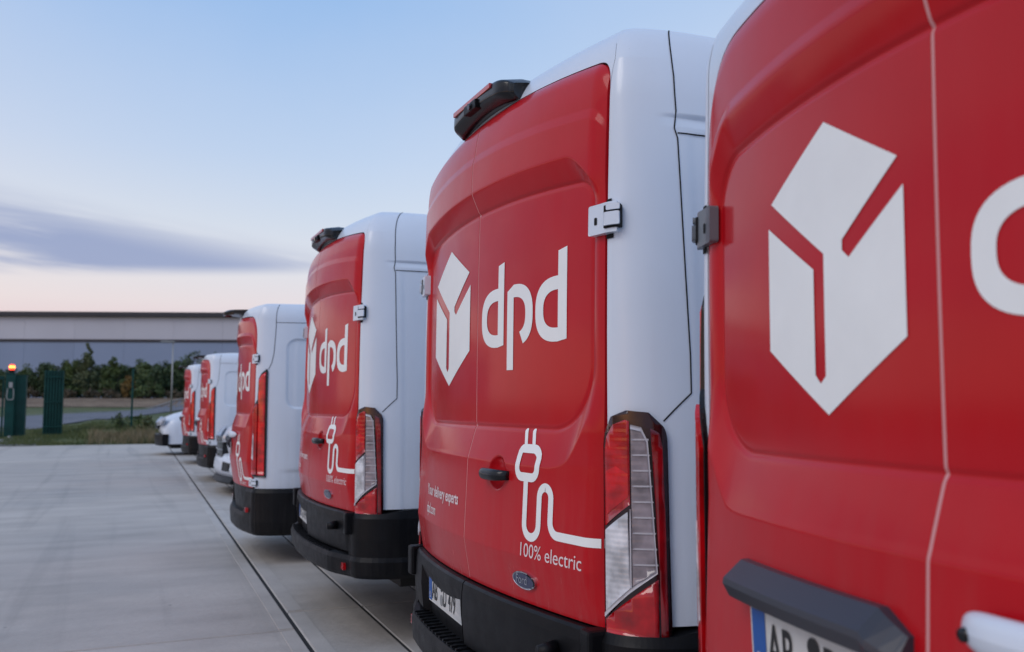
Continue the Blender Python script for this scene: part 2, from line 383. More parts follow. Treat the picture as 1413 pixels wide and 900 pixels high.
def rounded(x0, x1, z0, z1, r, n=6):
    pts = []
    for cx, cz, a0 in ((x1-r, z1-r, 0), (x0+r, z1-r, 90), (x0+r, z0+r, 180), (x1-r, z0+r, 270)):
        pts += [(cx+r*math.cos(R(a0+90*k/n)), cz+r*math.sin(R(a0+90*k/n))) for k in range(n+1)]
    return pts

# ------------------------------------------------------------------ van body surface
def sst_(a, b, x):
    t = np.clip((x-a)/(b-a), 0, 1); return t*t*(3-2*t)
class Van:
    """surface of a panel van; x forward from the rear, y to the left, z up.
    s: |s|<=hd runs across the rear, hd..hd+1 round the corner, beyond that metres along the side"""
    def __init__(s, **k): s.__dict__.update(k)
    def rise(s, z):
        q = np.clip((z-s.zs)/(s.zr-s.zs), 0, 1); return 1-np.sqrt(np.maximum(0, 1-q*q))
    def lean(s, z): return s.ln*np.maximum(0, (z-1.3))**2 + s.rin*s.rise(z)
    def hw(s, z): return s.W - s.tum*np.maximum(0, z-1.1)**1.6 - s.low*np.maximum(0, .7-z) - s.sin_*s.rise(z)
    def xr(s, y, z): return s.b*(np.abs(y)/s.hd)**2 + s.lean(z)
    def sdr(s, y, z):
        """signed distance to the recessed upper panel of the doors, >0 outside"""
        top = s.rt + s.rarch*(1-(y/s.hd)**2); cz = (top+s.rb)/2; hz = (top-s.rb)/2
        r = np.where(z > cz, s.r_top, s.r_bot)
        qy = np.abs(y)-(s.rw-r); qz = np.abs(z-cz)-(hz-r)
        return np.hypot(np.maximum(qy, 0), np.maximum(qz, 0)) + np.minimum(np.maximum(qy, qz), 0) - r
    def relief(s, y, z):
        d = s.sdr(y, z); up = z > (s.rt+s.rb)/2; low = z < s.rb+.16
        wtop, wside, wbot = s.w_top, s.w_side, s.w_bot
        ay = sst_(s.rw-.10, s.rw, np.abs(y)); kt = sst_(s.rt-.10, s.rt+.0, z)*(1-ay); kb = 1-sst_(s.rb-.01, s.rb+.15, z)
        w = wside+(wtop-wside)*kt + (wbot-wside)*kb*(1-.6*ay)
        t = np.clip(d/w, 0, 1)
        amp = s.a_side + (s.a_top-s.a_side)*sst_(s.rt-.10, s.rt+.02, z) + (s.a_bot-s.a_side)*kb
        o = amp*(1-(1-t)**(1.6-.55*kb-.5*sst_(s.rt-.10, s.rt+.02, z)))
        o = o - .004*np.exp(-(d/.006)**2)
        # below the ledge: slight outward lean down to a crease, then back in
        zc = s.crease; lo = np.maximum(0, s.rb-.1-z)
        o = o + np.where(z > zc, .05*np.minimum(lo, s.rb-.1-zc), .05*(s.rb-.1-zc) - .17*(zc-z))*(z < s.rb-.1)
        # shallow step line near the top of the doors
        zt = s.ztop(y); o = o - .007*np.clip((z-(zt-.17))/.03, 0, 1) * (z > s.rt)
        k = 1-.85*np.clip((np.abs(y)-(s.hd-.06))/.055, 0, 1)**2; k = k*(1-.8*np.clip((z-(zt-.045))/.045, 0, 1)**2)
        o = np.where(o > 0, (o-s.sink)*k, o-s.sink)
        if s.dent is not None:
            dd = np.hypot((y-s.dent[0])/s.dent[2], (z-s.dent[1])/s.dent[3]); o = o - .020*(1-np.clip(dd, 0, 1)**4)
        return o
    def ztop(s, y):
        u = np.clip(np.abs(y)/s.hd, 0, 1); base = s.zt0 + s.ztarch*(1-u**2)
        r = s.rc; v = np.clip((np.abs(y)-(s.hd-r))/r, 0, 1); return base - r*1.2*(1-np.sqrt(np.maximum(0, 1-v**2.4)))
    def door(s, y, z, off=0.):
        y = np.asarray(y, float); z = np.asarray(z, float)
        def P(y, z): return np.stack([s.xr(y, z)-s.relief(y, z), y, z], -1)
        p = P(y, z)
        if np.any(off):
            e = 1.5e-3; n = np.cross(P(y+e, z)-P(y-e, z), P(y, z+e)-P(y, z-e)); n /= np.linalg.norm(n, axis=-1)[..., None]
            n = np.where(n[..., :1] > 0, -n, n); p = p+n*np.asarray(off)[..., None] if np.ndim(off) else p+n*off
        return p
    def outer(s, sv, z, off=0.):
        sv = np.asarray(sv, float); z = np.asarray(z, float)
        def P(sv, z):
            a = np.abs(sv); sg = np.where(sv < 0, -1., 1.)
            hw = s.hw(z); hd = np.minimum(s.hd, hw-.07)
            t = np.clip(a-s.hd, 0, 1); ph = t*PI/2
            cx = s.ax*(1-np.maximum(np.cos(ph), 1e-9)**s.cex); cy = (hw-hd)*np.sin(ph)**.9
            yr = np.minimum(a, s.hd)*hd/s.hd
            x = s.xr(np.minimum(a, s.hd), z) + cx + np.maximum(0, a-s.hd-1)
            y = yr+cy
            side = np.clip((a-s.hd-.55)/.3, 0, 1)
            y = y - s.side_relief(np.maximum(0, x), z)*side
            return np.stack([x, sg*y, z+0*x], -1)
        p = P(sv, z)
        if np.any(off):
            e = 3e-3; n = np.cross(P(sv+e, z)-P(sv-e, z), P(sv, z+e)-P(sv, z-e)); n /= np.maximum(np.linalg.norm(n, axis=-1)[..., None], 1e-12)
            ref = np.stack([np.minimum(-(1.3-np.abs(sv)), 0)*0-np.where(np.abs(sv) < s.hd+.8, 1., 0.), np.where(sv < 0, -1., 1.)*np.where(np.abs(sv) > s.hd+.1, 1., 0.), 0*z], -1)
            n = np.where((n*ref).sum(-1, keepdims=True) < 0, -n, n); p = p+n*off
        return p
def groove(z, zc, w, d): return d*np.exp(-((z-zc)/w)**2)
def boxin(x, z, x0, x1, z0, z1, r, w, d):
    qx = np.abs(x-(x0+x1)/2)-((x1-x0)/2-r); qz = np.abs(z-(z0+z1)/2)-((z1-z0)/2-r)
    sd = np.hypot(np.maximum(qx, 0), np.maximum(qz, 0))+np.minimum(np.maximum(qx, qz), 0)-r
    return d*np.clip(-sd/w, 0, 1)
A = Van(sink=.010, hd=.83, b=.085, W=.985, tum=.045, low=.05, zs=2.25, zr=2.535, rin=.14, sin_=.17, ln=.02, ax=.32, rt=2.025, rb=1.287, rarch=.035, rw=.76, r_top=.07, r_bot=.20,
        w_top=.080, w_side=.045, w_bot=.115, a_top=.036, a_side=.016, a_bot=.033, dent=(-.262, 1.137, .062, .056), crease=.89, zt0=2.375, ztarch=.045, rc=.075, zb=.745, zside=.765, L=5.5, crown=.07, zgap=2.44,
        cex=.9, side_relief=lambda x, z: .012*np.clip((x-.16)/.08, 0, 1)*np.clip((2.205-z)/.012, 0, 1)*np.clip((z-2.165)/.03, 0, 1) + .004*np.clip((x-.3)/.02, 0, 1)*np.clip((2.15-z)/.01, 0, 1))
B = Van(hd=.75, b=.096, W=.922, tum=.05, low=.04, zs=2.10, zr=2.245, rin=.07, sin_=.095, ln=.02, ax=.34, sink=.012, rt=1.87, rb=1.270, rarch=.036, rw=.69, r_top=.10, r_bot=.16,
        w_top=.085, w_side=.045, w_bot=.115, a_top=.026, a_side=.017, a_bot=.036, dent=None, crease=.86, zt0=2.118, ztarch=.035, rc=.18, zb=.64, zside=.64, L=4.9, crown=.05, zgap=2.180,
        cex=1.5, side_relief=lambda x, z: boxin(x, z, .34, 2.9, 1.32, 1.93, .09, .015, .014) + .010*np.clip((.80-z)/.02, 0, 1) + boxin(x, z, 3.05, 4.0, 1.32, 1.93, .09, .015, .014))

def build_doors(v, root):
    doors = []
    for sgn, yc in ((1, 0), (-1, 0)):
        g = .0038; e0 = v.hd-.006
        ny, nz = 190, 420
        # sample densely; rows run from the door foot to its arched top
        uy = np.linspace(g, e0, ny); uy = np.concatenate([uy, ])
        T = np.linspace(0, 1, nz)
        Y = np.repeat(uy[:, None], nz, 1)
        Z = v.zb + (v.ztop(uy)-v.zb)[:, None]*T[None, :]
        P = v.door(sgn*Y, Z)
        rolled = P.copy()
        V = [P.reshape(-1, 3)]; F = [grid_faces(ny, nz, 0, sgn > 0)]
        # folded edges reaching 28 mm inward all round
        loop = [i*nz for i in range(ny)] + [(ny-1)*nz+j for j in range(1, nz)] + [i*nz+nz-1 for i in range(ny-2, -1, -1)] + [j for j in range(nz-2, 0, -1)]
        lp = P.reshape(-1, 3)[loop]; inn = lp + np.array([.03, 0, 0]); o = ny*nz; n = len(loop)
        V.append(lp); V.append(inn); a = np.arange(n); bq = (a+1) % n
        F.append(np.stack([o+a, o+bq, o+n+bq, o+n+a], 1))
        d = raw_mesh('rear_door', np.concatenate(V), np.concatenate(F), 'red_wrap', root, True)
        doors.append(d)
    return doors
def build_shell(v, root):
    # corner + side panels, both sides, from the sill to the roof ring
    zs = np.unique(np.concatenate([np.linspace(v.zside, v.zgap, 110), np.linspace(v.zgap-.32, v.zgap, 60), np.linspace(1.28, 1.36, 10)]))
    tt = np.concatenate([np.linspace(.012, 1, 44), 1+np.linspace(.02, .7, 30), 1+np.linspace(.75, v.L-2.1, 30)])
    V = []; F = []; o = 0
    for sg in (1, -1):
        S = np.repeat((sg*(v.hd+tt))[:, None], len(zs), 1); Z = np.repeat(zs[None, :], len(tt), 0)
        P = v.outer(S, Z); V.append(P.reshape(-1, 3)); F.append(grid_faces(len(tt), len(zs), o, sg > 0)); o += P.shape[0]*P.shape[1]
        # return flange at the door opening
        Q = P[0].copy(); Q2 = Q + np.array([.045, -sg*.004, 0]); V.append(Q); V.append(Q2); k = len(zs)
        a = np.arange(k-1); F.append(np.stack([o+a, o+a+1, o+k+a+1, o+k+a], 1)); o += 2*k
    # lintel over the doors
    ys = np.concatenate([-v.hd*(1-np.linspace(0, 1, 30)**2*.12)[:], np.linspace(-v.hd*.87, v.hd*.87, 50), v.hd*(.88+np.linspace(0, 1, 30)**.5*.12)])
    ys = np.unique(np.round(ys, 5)); nt_ = 16
    zt = np.minimum(v.ztop(ys)+.008, v.zgap-.004); T = np.linspace(0, 1, nt_)
    Y = np.repeat(ys[:, None], nt_, 1); Z = zt[:, None] + (v.zgap-zt)[:, None]*T[None, :]
    Pn = v.outer(Y, Z); Pn[..., 1] = np.where(np.abs(Pn[..., 1]) > 0, Pn[..., 1], 0)
    V.append(Pn.reshape(-1, 3)); F.append(grid_faces(len(ys), nt_, o, True)); o += len(ys)*nt_
    Q = Pn[:, 0]; V.append(Q); V.append(Q+np.array([.05, 0, .004])); k = len(ys); a = np.arange(k-1); F.append(np.stack([o+a, o+k+a, o+k+a+1, o+a+1], 1)); o += 2*k
    # roof: rings rising from the gap height and closing on a crowned top
    ring_s = np.concatenate([-(v.hd+tt[::-1]), np.linspace(-v.hd, v.hd, 60), v.hd+tt]); N = len(ring_s)
    rings = []
    for zz in np.linspace(v.zgap, v.zr, 14): rings.append(v.outer(ring_s, np.full(N, zz)))
    top = rings[-1]; yc = top.copy()
    for q in np.linspace(.06, 1, 14):
        p = top.copy(); p[:, 1] = top[:, 1]*(1-q); hwm = np.abs(top[:, 1]).max()
        inner = (1-q)
        p[:, 0] = top[:, 0] + np.where(top[:, 0] < .6, .25*q*(1-np.clip(top[:, 0]/.6, 0, 1)), 0)
        p[:, 2] = v.zr + v.crown*(1-(1-q)**2)*(.35+.65*np.clip(p[:, 0]/.5, 0, 1))
        rings.append(p)
    G = np.stack(rings, 1); V.append(G.reshape(-1, 3)); F.append(grid_faces(N, len(rings), o, False)); o += G.shape[0]*G.shape[1]
    body = raw_mesh('body', np.concatenate(V), np.concatenate(F), 'white_paint', root, True)
    return body
def build_cab(v, root, body):
    """cab of the van, lofted forward from where the straight sides end"""
    x0 = v.L-2.1+v.ax+.02+.08
    zr = v.zr+v.crown; k = v.L/5.5; nose = x0+2.15
    st = [(0, zr, 1.0), (.25, zr-.01, 1.0), (.55, zr-.06, .995), (.8, zr-.22, .985), (1.15, 1.78 if zr > 2.4 else 1.66, .975), (1.5, 1.30, .965), (1.62, 1.22, .96), (1.9, 1.10, .94), (2.08, .98, .88), (2.17, .80, .80), (2.19, .55, .78), (2.15, .34, .76)]
    m = MB(); rings = []; n = 41
    for dx, zt, ws in st:
        zb = .34; ring = []
        for i in range(n):
            ph = PI*i/(n-1); c, s_ = math.cos(ph), math.sin(ph)
            y = v.W*ws*np.sign(c)*abs(c)**.28
            z = zb + (zt-zb)*abs(s_)**.45
            w_ = float(v.hw(np.array(z)))/v.W if dx < 1.4 and z < v.zr else 1.
            ring.append((x0+dx, y*min(1., w_), z))
        rings.append(ring)
    P = np.array(rings); m.quadgrid(P, True); cab = m.build('cab', 'white_paint', root, True)
    def front(u, w, off):   # u = y fraction, w = height on the windscreen
        return None
    # windscreen follows the stations between roof and bonnet
    ws = MB(); xs = np.array([.60, .8, 1.15, 1.48]); G = []
    for dx in np.linspace(.62, 1.46, 10):
        zt = np.interp(dx, [s_[0] for s_ in st], [s_[1] for s_ in st]); row = []
        for yy in np.linspace(-.80, .80, 13): row.append((x0+dx+.012, yy*v.W*(1-.12*(zt-1.2)), zt+.012-.12*abs(yy)**4.2))
        G.append(row)
    ws.quadgrid(np.array(G), True); ws.build('windscreen', 'glass_dark', cab)
    for sg in (1, -1):
        w_ = MB(); pts = [(.25, 1.25), (.25, 1.85 if zr > 2.4 else 1.72), (.62, 1.84 if zr > 2.4 else 1.70), (1.12, 1.5), (1.35, 1.22)]
        vv = [(x0+a, sg*(float(v.hw(np.array(z)))*.985+.012-.03*max(0, a-.9)), z) for a, z in pts] + [(x0+a, sg*(float(v.hw(np.array(z)))*.985-.01-.03*max(0, a-.9)), z) for a, z in pts]
        w_.v = vv; w_.f = [[0, 1, 2, 3, 4]] + [[i, (i+1) % 5, 5+(i+1) % 5, 5+i] for i in range(5)]; w_.build('side_window', 'glass_dark', cab)
        mr = MB(); mr.box(x0+1.0, x0+1.1, sg*(v.W+.06), sg*(v.W+.26), 1.2, 1.55, .03); mr.cyl((x0+1.08, sg*(v.W-.06), 1.25), (x0+1.05, sg*(v.W+.1), 1.28), .03); mr.build('wing_mirror', 'black_plastic', root, False)
        hl = MB(); hl.box(x0+1.98, x0+2.12, sg*.50, sg*.82, .78, 1.0, .03); hl.build('headlight', 'headlight_glass', root)
    g = MB(); g.box(x0+2.12, x0+2.215, -.42, .42, .62, .86, .02); g.build('grille', 'black_plastic', root)
    fb = MB(); fb.box(x0+1.9, x0+2.26, -v.W*.86, v.W*.86, .26, .54, .05); fb.build('front_bumper', 'black_plastic', root)
    return cab, nose
def wheel(root, x, y, r=.34, w=.22):
    m = MB(); sg = 1 if y > 0 else -1; pr = [(r*.62, -w/2), (r*.9, -w/2), (r, -w/2+.03), (r, w/2-.03), (r*.9, w/2), (r*.62, w/2)]
    m.lathe(pr, (x, y, r), 'Y', 30); o = m.build('wheel', 'rubber', root, True)
    h = MB(); h.lathe([(0.001, sg*.03), (r*.2, sg*.035), (r*.24, sg*.01), (r*.6, sg*.03), (r*.63, sg*.09)], (x, y, r), 'Y', 24); h.build('rim', 'alloy', o, True)
def sweep_rear(v, sl, prof_fn, name, mat, parent, zoff=0., smooth=True, closed=True):
    """sweep a (outward, z) profile round the rear of the van, following the body line at bumper height"""
    P = []
    for s_ in sl:
        pr = prof_fn(s_); row = []
        for o_, z in pr: row.append(v.outer(np.array([s_]), np.array([.62]), 0)[0]*0 + bump_pt(v, s_, o_, z))
        if closed: row.append(row[0])
        P.append(row)
    P = np.array(P); m = MB(); m.quadgrid(P, False)
    if closed:
        n = P.shape[1]-1; o = 0; m.f.append([o+i for i in range(n)]); o = (len(sl)-1)*(n+1); m.f.append([o+i for i in range(n)][::-1])
    ob = m.build(name, mat, parent, False); return ob
def bump_pt(v, s_, o_, z):
    base = v.outer(np.array([s_]), np.array([.75]), .0)[0]; e = .004
    a = v.outer(np.array([s_-e]), np.array([.75]))[0]; b2 = v.outer(np.array([s_+e]), np.array([.75]))[0]
    t = (b2-a)[:2]; t /= np.linalg.norm(t); n = np.array([-t[1], t[0]])
    ref = np.array([-1., 0]) if abs(s_) < v.hd+.3 else np.array([-.5, np.sign(s_)])
    if n@ref < 0: n = -n
    return np.array([base[0]+n[0]*o_, base[1]+n[1]*o_, z])
SL = np.concatenate([np.linspace(-2.0, -1.02, 12), np.linspace(-1.0, 1.0, 41), np.linspace(1.02, 2.0, 12)])

# ---- lettering shapes (y grows to the LEFT on the rear, so reading left-to-right means falling y)
def letter_d(x0, xs, xe, zb, zbt, ztp, st, slant=.008):
    """bowl from x0 to the stem xs..xe"""
    n = 26; cz = (zb+zbt)/2; hz = (zbt-zb)/2; rw = abs(xs-x0); sg = -1 if x0 < xs else 1
    out = []; inn = []
    for k in range(n+1):
        ph = PI/2+PI*k/n; c, s_ = abs(math.cos(ph)), math.sin(ph); e = 2/2.6
        out.append((xs+sg*rw*c**e, cz+hz*math.copysign(abs(s_)**e, s_)))
        inn.append((xs+sg*max(rw-st, .001)*c**e, cz+(hz-st*.92)*math.copysign(abs(s_)**e, s_)))
    bm = bmesh.new(); a = [bm.verts.new((*p, 0)) for p in out]; b = [bm.verts.new((*p, 0)) for p in inn]
    for i in range(n): bm.faces.new([a[i], b[i], b[i+1], a[i+1]])
    ii = inn[0][1]; jj = inn[-1][1]
    q = [bm.verts.new((*p, 0)) for p in ((xs, zb), (xs, jj), (xs, ii), (xs, zbt), (xs, ztp-slant), (xe, ztp), (xe, zb+.006))]
    bm.faces.new(q); bmesh.ops.remove_doubles(bm, verts=bm.verts[:], dist=1e-5); return bm
def letter_p(xs, xe, xr_, zd, zb, zbt, st):
    """stem xs..xe, descender to zd, bowl out to xr_, open at its foot"""
    n = 24; cz = (zb+zbt)/2; hz = (zbt-zb)/2; rw = abs(xr_-xe); sg = 1 if xr_ > xe else -1
    out = []; inn = []; e = 2/2.6
    for k in range(n+1):
        ph = PI/2-(PI*.86)*k/n; c, s_ = abs(math.cos(ph)), math.sin(ph)
        out.append((xe+sg*rw*c**e, cz+hz*math.copysign(abs(s_)**e, s_)))
        inn.append((xe+sg*(rw-st)*c**e, cz+(hz-st*.92)*math.copysign(abs(s_)**e, s_)))
    bm = bmesh.new(); a = [bm.verts.new((*p, 0)) for p in out]; b = [bm.verts.new((*p, 0)) for p in inn]
    for i in range(n): bm.faces.new([a[i], b[i], b[i+1], a[i+1]])
    q = [bm.verts.new((*p, 0)) for p in ((xs, zd), (xe, zd), (xe, inn[0][1]), (xe, zbt), (xs, zbt-.02))]
    bm.faces.new(q); bmesh.ops.remove_doubles(bm, verts=bm.verts[:], dist=1e-5); return bm
LOGO = [(.5, 1), (.975, .782), (.645, .592), (.645, .560), (.69, .537), (1.0, .690), (1.0, .235), (.5, 0), (0, .235), (0, .705), (.40, .520), (.40, .135), (.44, .105), (.475, .128), (.475, .560), (.03, .795)]
LOGO = [(.5, 1), (.97, .785), (.62, .575), (.62, .540), (.665, .512), (1.0, .693), (1.0, .235), (.5, 0), (0, .235), (0, .700), (.405, .500), (.405, .135), (.445, .105), (.485, .130), (.485, .545), (.03, .79)]
def arc_path(pts, r, n=7):
    """round the corners of a polyline"""
    out = [pts[0]]
    for p0, p1, p2 in zip(pts, pts[1:], pts[2:]):
        a = Vector(p0)-Vector(p1); b = Vector(p2)-Vector(p1); la, lb = a.length, b.length; a.normalize(); b.normalize()
        ang = a.angle(b); d = min(r/math.tan(ang/2), la*.5, lb*.5); rr = d*math.tan(ang/2)
        s0 = Vector(p1)+a*d; s1 = Vector(p1)+b*d; c = Vector(p1)+(a+b).normalized()*(rr/math.sin(ang/2))
        t0 = math.atan2(*(s0-c).yx); t1 = math.atan2(*(s1-c).yx); dt = (t1-t0+PI) % (2*PI)-PI
        out += [(c.x+rr*math.cos(t0+dt*k/n), c.y+rr*math.sin(t0+dt*k/n)) for k in range(n+1)]
    out.append(pts[-1]); return out
def txt_on(name, txt, y_left, z, size, sx, mapfn, off, mat, parent, shear=0., spacing=1., du=.02, dv=.02, bold=0.):
    bm = text_bm(txt, size, sx, shear, spacing=spacing, bold=bold)
    for v_ in bm.verts: v_.co.x = y_left - v_.co.x; v_.co.y = v_.co.y + z
    return patch(name, bm, mapfn, off, mat, parent, du=du, dv=dv)
def livery(v, dL, dR, lg, wd, plug, small):
    """lg: (yl, yr, zb, zt); dR the right-hand (negative y) door, dL the left"""
    dm = lambda y, z, o: v.door(y, z, o); O = .0016
    yl, yr, zb, zt = lg
    poly('cube_logo', [(yl+(yr-yl)*u, zb+(zt-zb)*w) for u, w in LOGO], dm, O, 'decal_white', dL, du=.03, dv=.03)
    f = lambda k: wd[k]
    patch('lettering', letter_d(*wd['d1'], wd['st']), dm, O, 'decal_white', dR)
    patch('lettering', letter_p(*wd['p'], wd['st']), dm, O, 'decal_white', dR)
    patch('lettering', letter_d(*wd['d2'], wd['st']), dm, O, 'decal_white', dR)
    T = plug; sw = .026
    for yy in (-.452, -.500):
        poly('plug_print', [T(*p) for p in rounded(yy-.0095, yy+.0095, 1.232, 1.287, .009, 4)], dm, O, 'decal_white', dR, du=.01, dv=.006)
    ring = rounded(-.535, -.416, 1.136, 1.224, .028, 5); patch('plug_print', stroke([T(*p) for p in ring][::-1], sw*1.05, True), dm, O+.0003, 'decal_white', dR, du=.02, dv=.008)
    cord = arc_path([(-.474, 1.128), (-.474, .955), (-.556, .955), (-.556, 1.112), (-.619, 1.112), (-.619, .975), (-(plug_end(v)), .975)], .040)
    patch('plug_print', stroke([T(*p) if i < len(cord)-1 else (-(v.hd-.012), T(*p)[1]) for i, p in enumerate(cord)], sw), dm, O, 'decal_white', dR, du=.02, dv=.012)
    y0, z0, sz, sx_ = small['pct']; wx = lambda tx: (lambda bm_: (max(v_.co.x for v_ in bm_.verts), bm_.free())[0])(text_bm(tx, sz, sx_))
    txt_on('lettering', '100%', y0, z0, sz, sx_, dm, O, 'decal_pale', dR)
    txt_on('lettering', 'electric', y0-(wx('100% electric')-wx('electric')), z0, sz, sx_, dm, O, 'decal_pale', dR)
    y0, z0, sz, sx_ = small['exp']; txt_on('lettering', 'Your delivery experts', y0, z0, sz, sx_, dm, O, 'decal_pale', dL, bold=.0012)
    y0, z0, sz, sx_ = small['web']; txt_on('lettering', 'dpd.com', y0, z0, sz, sx_, dm, O, 'decal_white', dL)
def plug_end(v): return .82
def number_plate(v, parent, yl, z0, w, h, xoff, tilt, txt, xslope=0., name='number_plate'):
    """flat plate facing rearward; yl = its left end"""
    x = xoff
    def fm(y, z, o): 
        yy = np.asarray(y); zz = np.asarray(z); return np.stack([x - o + tilt*(zz-z0) + xslope*(yy-yl), yy, zz], -1)
    pl = poly(name, rounded(yl-w, yl, z0, z0+h, .008, 3), fm, 0., 'plate_white', parent, depth=.004, du=.2, dv=.2)
    poly('euro_band', [(yl-.006, z0+.005), (yl-.05, z0+.005), (yl-.05, z0+h-.005), (yl-.006, z0+h-.005)], fm, .0012, 'plate_blue', pl, du=.2, dv=.2)
    txt_on('plate_letter', 'D', yl-.018, z0+.014, .034, .8, fm, .002, 'plate_white', pl, du=.5, dv=.5)
    sx = .60; sz = h*.97
    txt_on('plate_lettering', txt[0], yl-.056, z0+.018, sz, sx, fm, .0018, 'plate_black', pl, du=.5, dv=.5, bold=.0012)
    txt_on('plate_lettering', txt[1], yl-.062-.158, z0+.018, sz, sx, fm, .0018, 'plate_black', pl, du=.5, dv=.5, bold=.0012)
    txt_on('plate_lettering', txt[2], yl-.062-.232, z0+.018, sz, sx, fm, .0018, 'plate_black', pl, du=.5, dv=.5, bold=.0012)
    for zc, rr_, mt in ((z0+h*.74, .017, 'plate_black'), (z0+h*.30, .021, 'galvanised')):
        poly('plate_seal', [(yl-.196+rr_*math.cos(2*PI*k/14), zc+rr_*math.sin(2*PI*k/14)) for k in range(14)], fm, .0018, mt, pl, du=.5, dv=.5)
    return pl
def hinge(v, root, sg, z0, z1, t_end, out=.022, mt='white_paint'):
    f = lambda a, z, o: v.outer(sg*a, z, o)
    h = poly('door_hinge', rounded(v.hd-.058, v.hd+.21*t_end/.45, z0, z1, .006, 3), f, out, mt, root, depth=out+.004, du=.03, dv=.05)
    poly('hinge_socket', rounded(v.hd+.065, v.hd+.250*t_end/.45, z0+.012, z1-.010, .005, 3), f, out+.004, 'dark_gap', h, depth=.02, du=.05, dv=.05)
    poly('hinge_arm', rounded(v.hd+.085, v.hd+.245*t_end/.45, z0+.018, (z0+z1)/2+.012, .006, 3), f, out+.012, mt, h, depth=.02, du=.05, dv=.05)
    poly('hinge_arm', rounded(v.hd+.110, v.hd+.245*t_end/.45, (z0+z1)/2+.018, z1-.008, .006, 3), f, out+.010, mt, h, depth=.02, du=.05, dv=.05)
    poly('hinge_slot', rounded(v.hd-.030, v.hd-.018, (z0+z1)/2-.016, (z0+z1)/2+.006, .003, 2), f, out+.0015, 'dark_gap', h, du=.1, dv=.1)
    poly('hinge_gap', rounded(v.hd+.006, v.hd+.13, z0-.014, z0-.001, .002, 2), f, .003, 'dark_gap', h, du=.05, dv=.05)
    poly('hinge_gap', rounded(v.hd+.006, v.hd+.10, z1+.001, z1+.014, .002, 2), f, .003, 'dark_gap', h, du=.05, dv=.05)
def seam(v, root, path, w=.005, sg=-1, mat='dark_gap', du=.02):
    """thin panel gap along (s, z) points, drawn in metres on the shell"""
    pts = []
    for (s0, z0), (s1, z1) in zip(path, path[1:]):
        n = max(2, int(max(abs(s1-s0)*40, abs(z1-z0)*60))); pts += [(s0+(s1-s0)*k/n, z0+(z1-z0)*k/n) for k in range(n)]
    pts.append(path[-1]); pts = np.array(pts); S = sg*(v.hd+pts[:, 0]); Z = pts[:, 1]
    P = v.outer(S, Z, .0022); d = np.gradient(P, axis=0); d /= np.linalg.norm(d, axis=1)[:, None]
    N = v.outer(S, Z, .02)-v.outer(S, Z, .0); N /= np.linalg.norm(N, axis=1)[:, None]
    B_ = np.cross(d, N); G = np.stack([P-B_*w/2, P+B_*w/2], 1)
    m = MB(); m.quadgrid(G); m.build('panel_seam_shade', mat, root)  # ribbon lies on the panel; its dark colour is the gap's shade

def liner(v, root):
    """dark inner frame and load bay behind the door gaps, and the underbody"""
    m = MB(); m.box(v.b+.035, 3.0, -v.hd+.03, v.hd-.03, .42, v.zt0-.1); m.build('load_bay', 'dark_gap', root)
    ys = np.linspace(-v.hd-.02, v.hd+.02, 40); zs = np.linspace(v.zb-.1, v.zgap-.03, 40)
    Y, Z = np.meshgrid(ys, zs, indexing='ij'); P = np.stack([v.xr(Y, Z)+.024, Y, Z], -1); m = MB(); m.quadgrid(P, True)
    m.build('door_seal', 'dark_gap', root)
    # pinkish strip closing the centre gap just under the wrap
    zz = np.linspace(v.zb+.004, float(v.ztop(np.array(0.)))-.006, 200); P = []
    for y in (-.008, .008): q = v.door(np.full(200, y), zz); q[:, 0] += .0012; P.append(q)
    m = MB(); m.quadgrid(np.stack(P, 0)); m.build('centre_seal', 'seal_pink', root)
    u = MB(); u.box(.35, v.L-.6, -v.W+.16, v.W-.16, .30, .62); u.build('underbody', 'rubber', root)

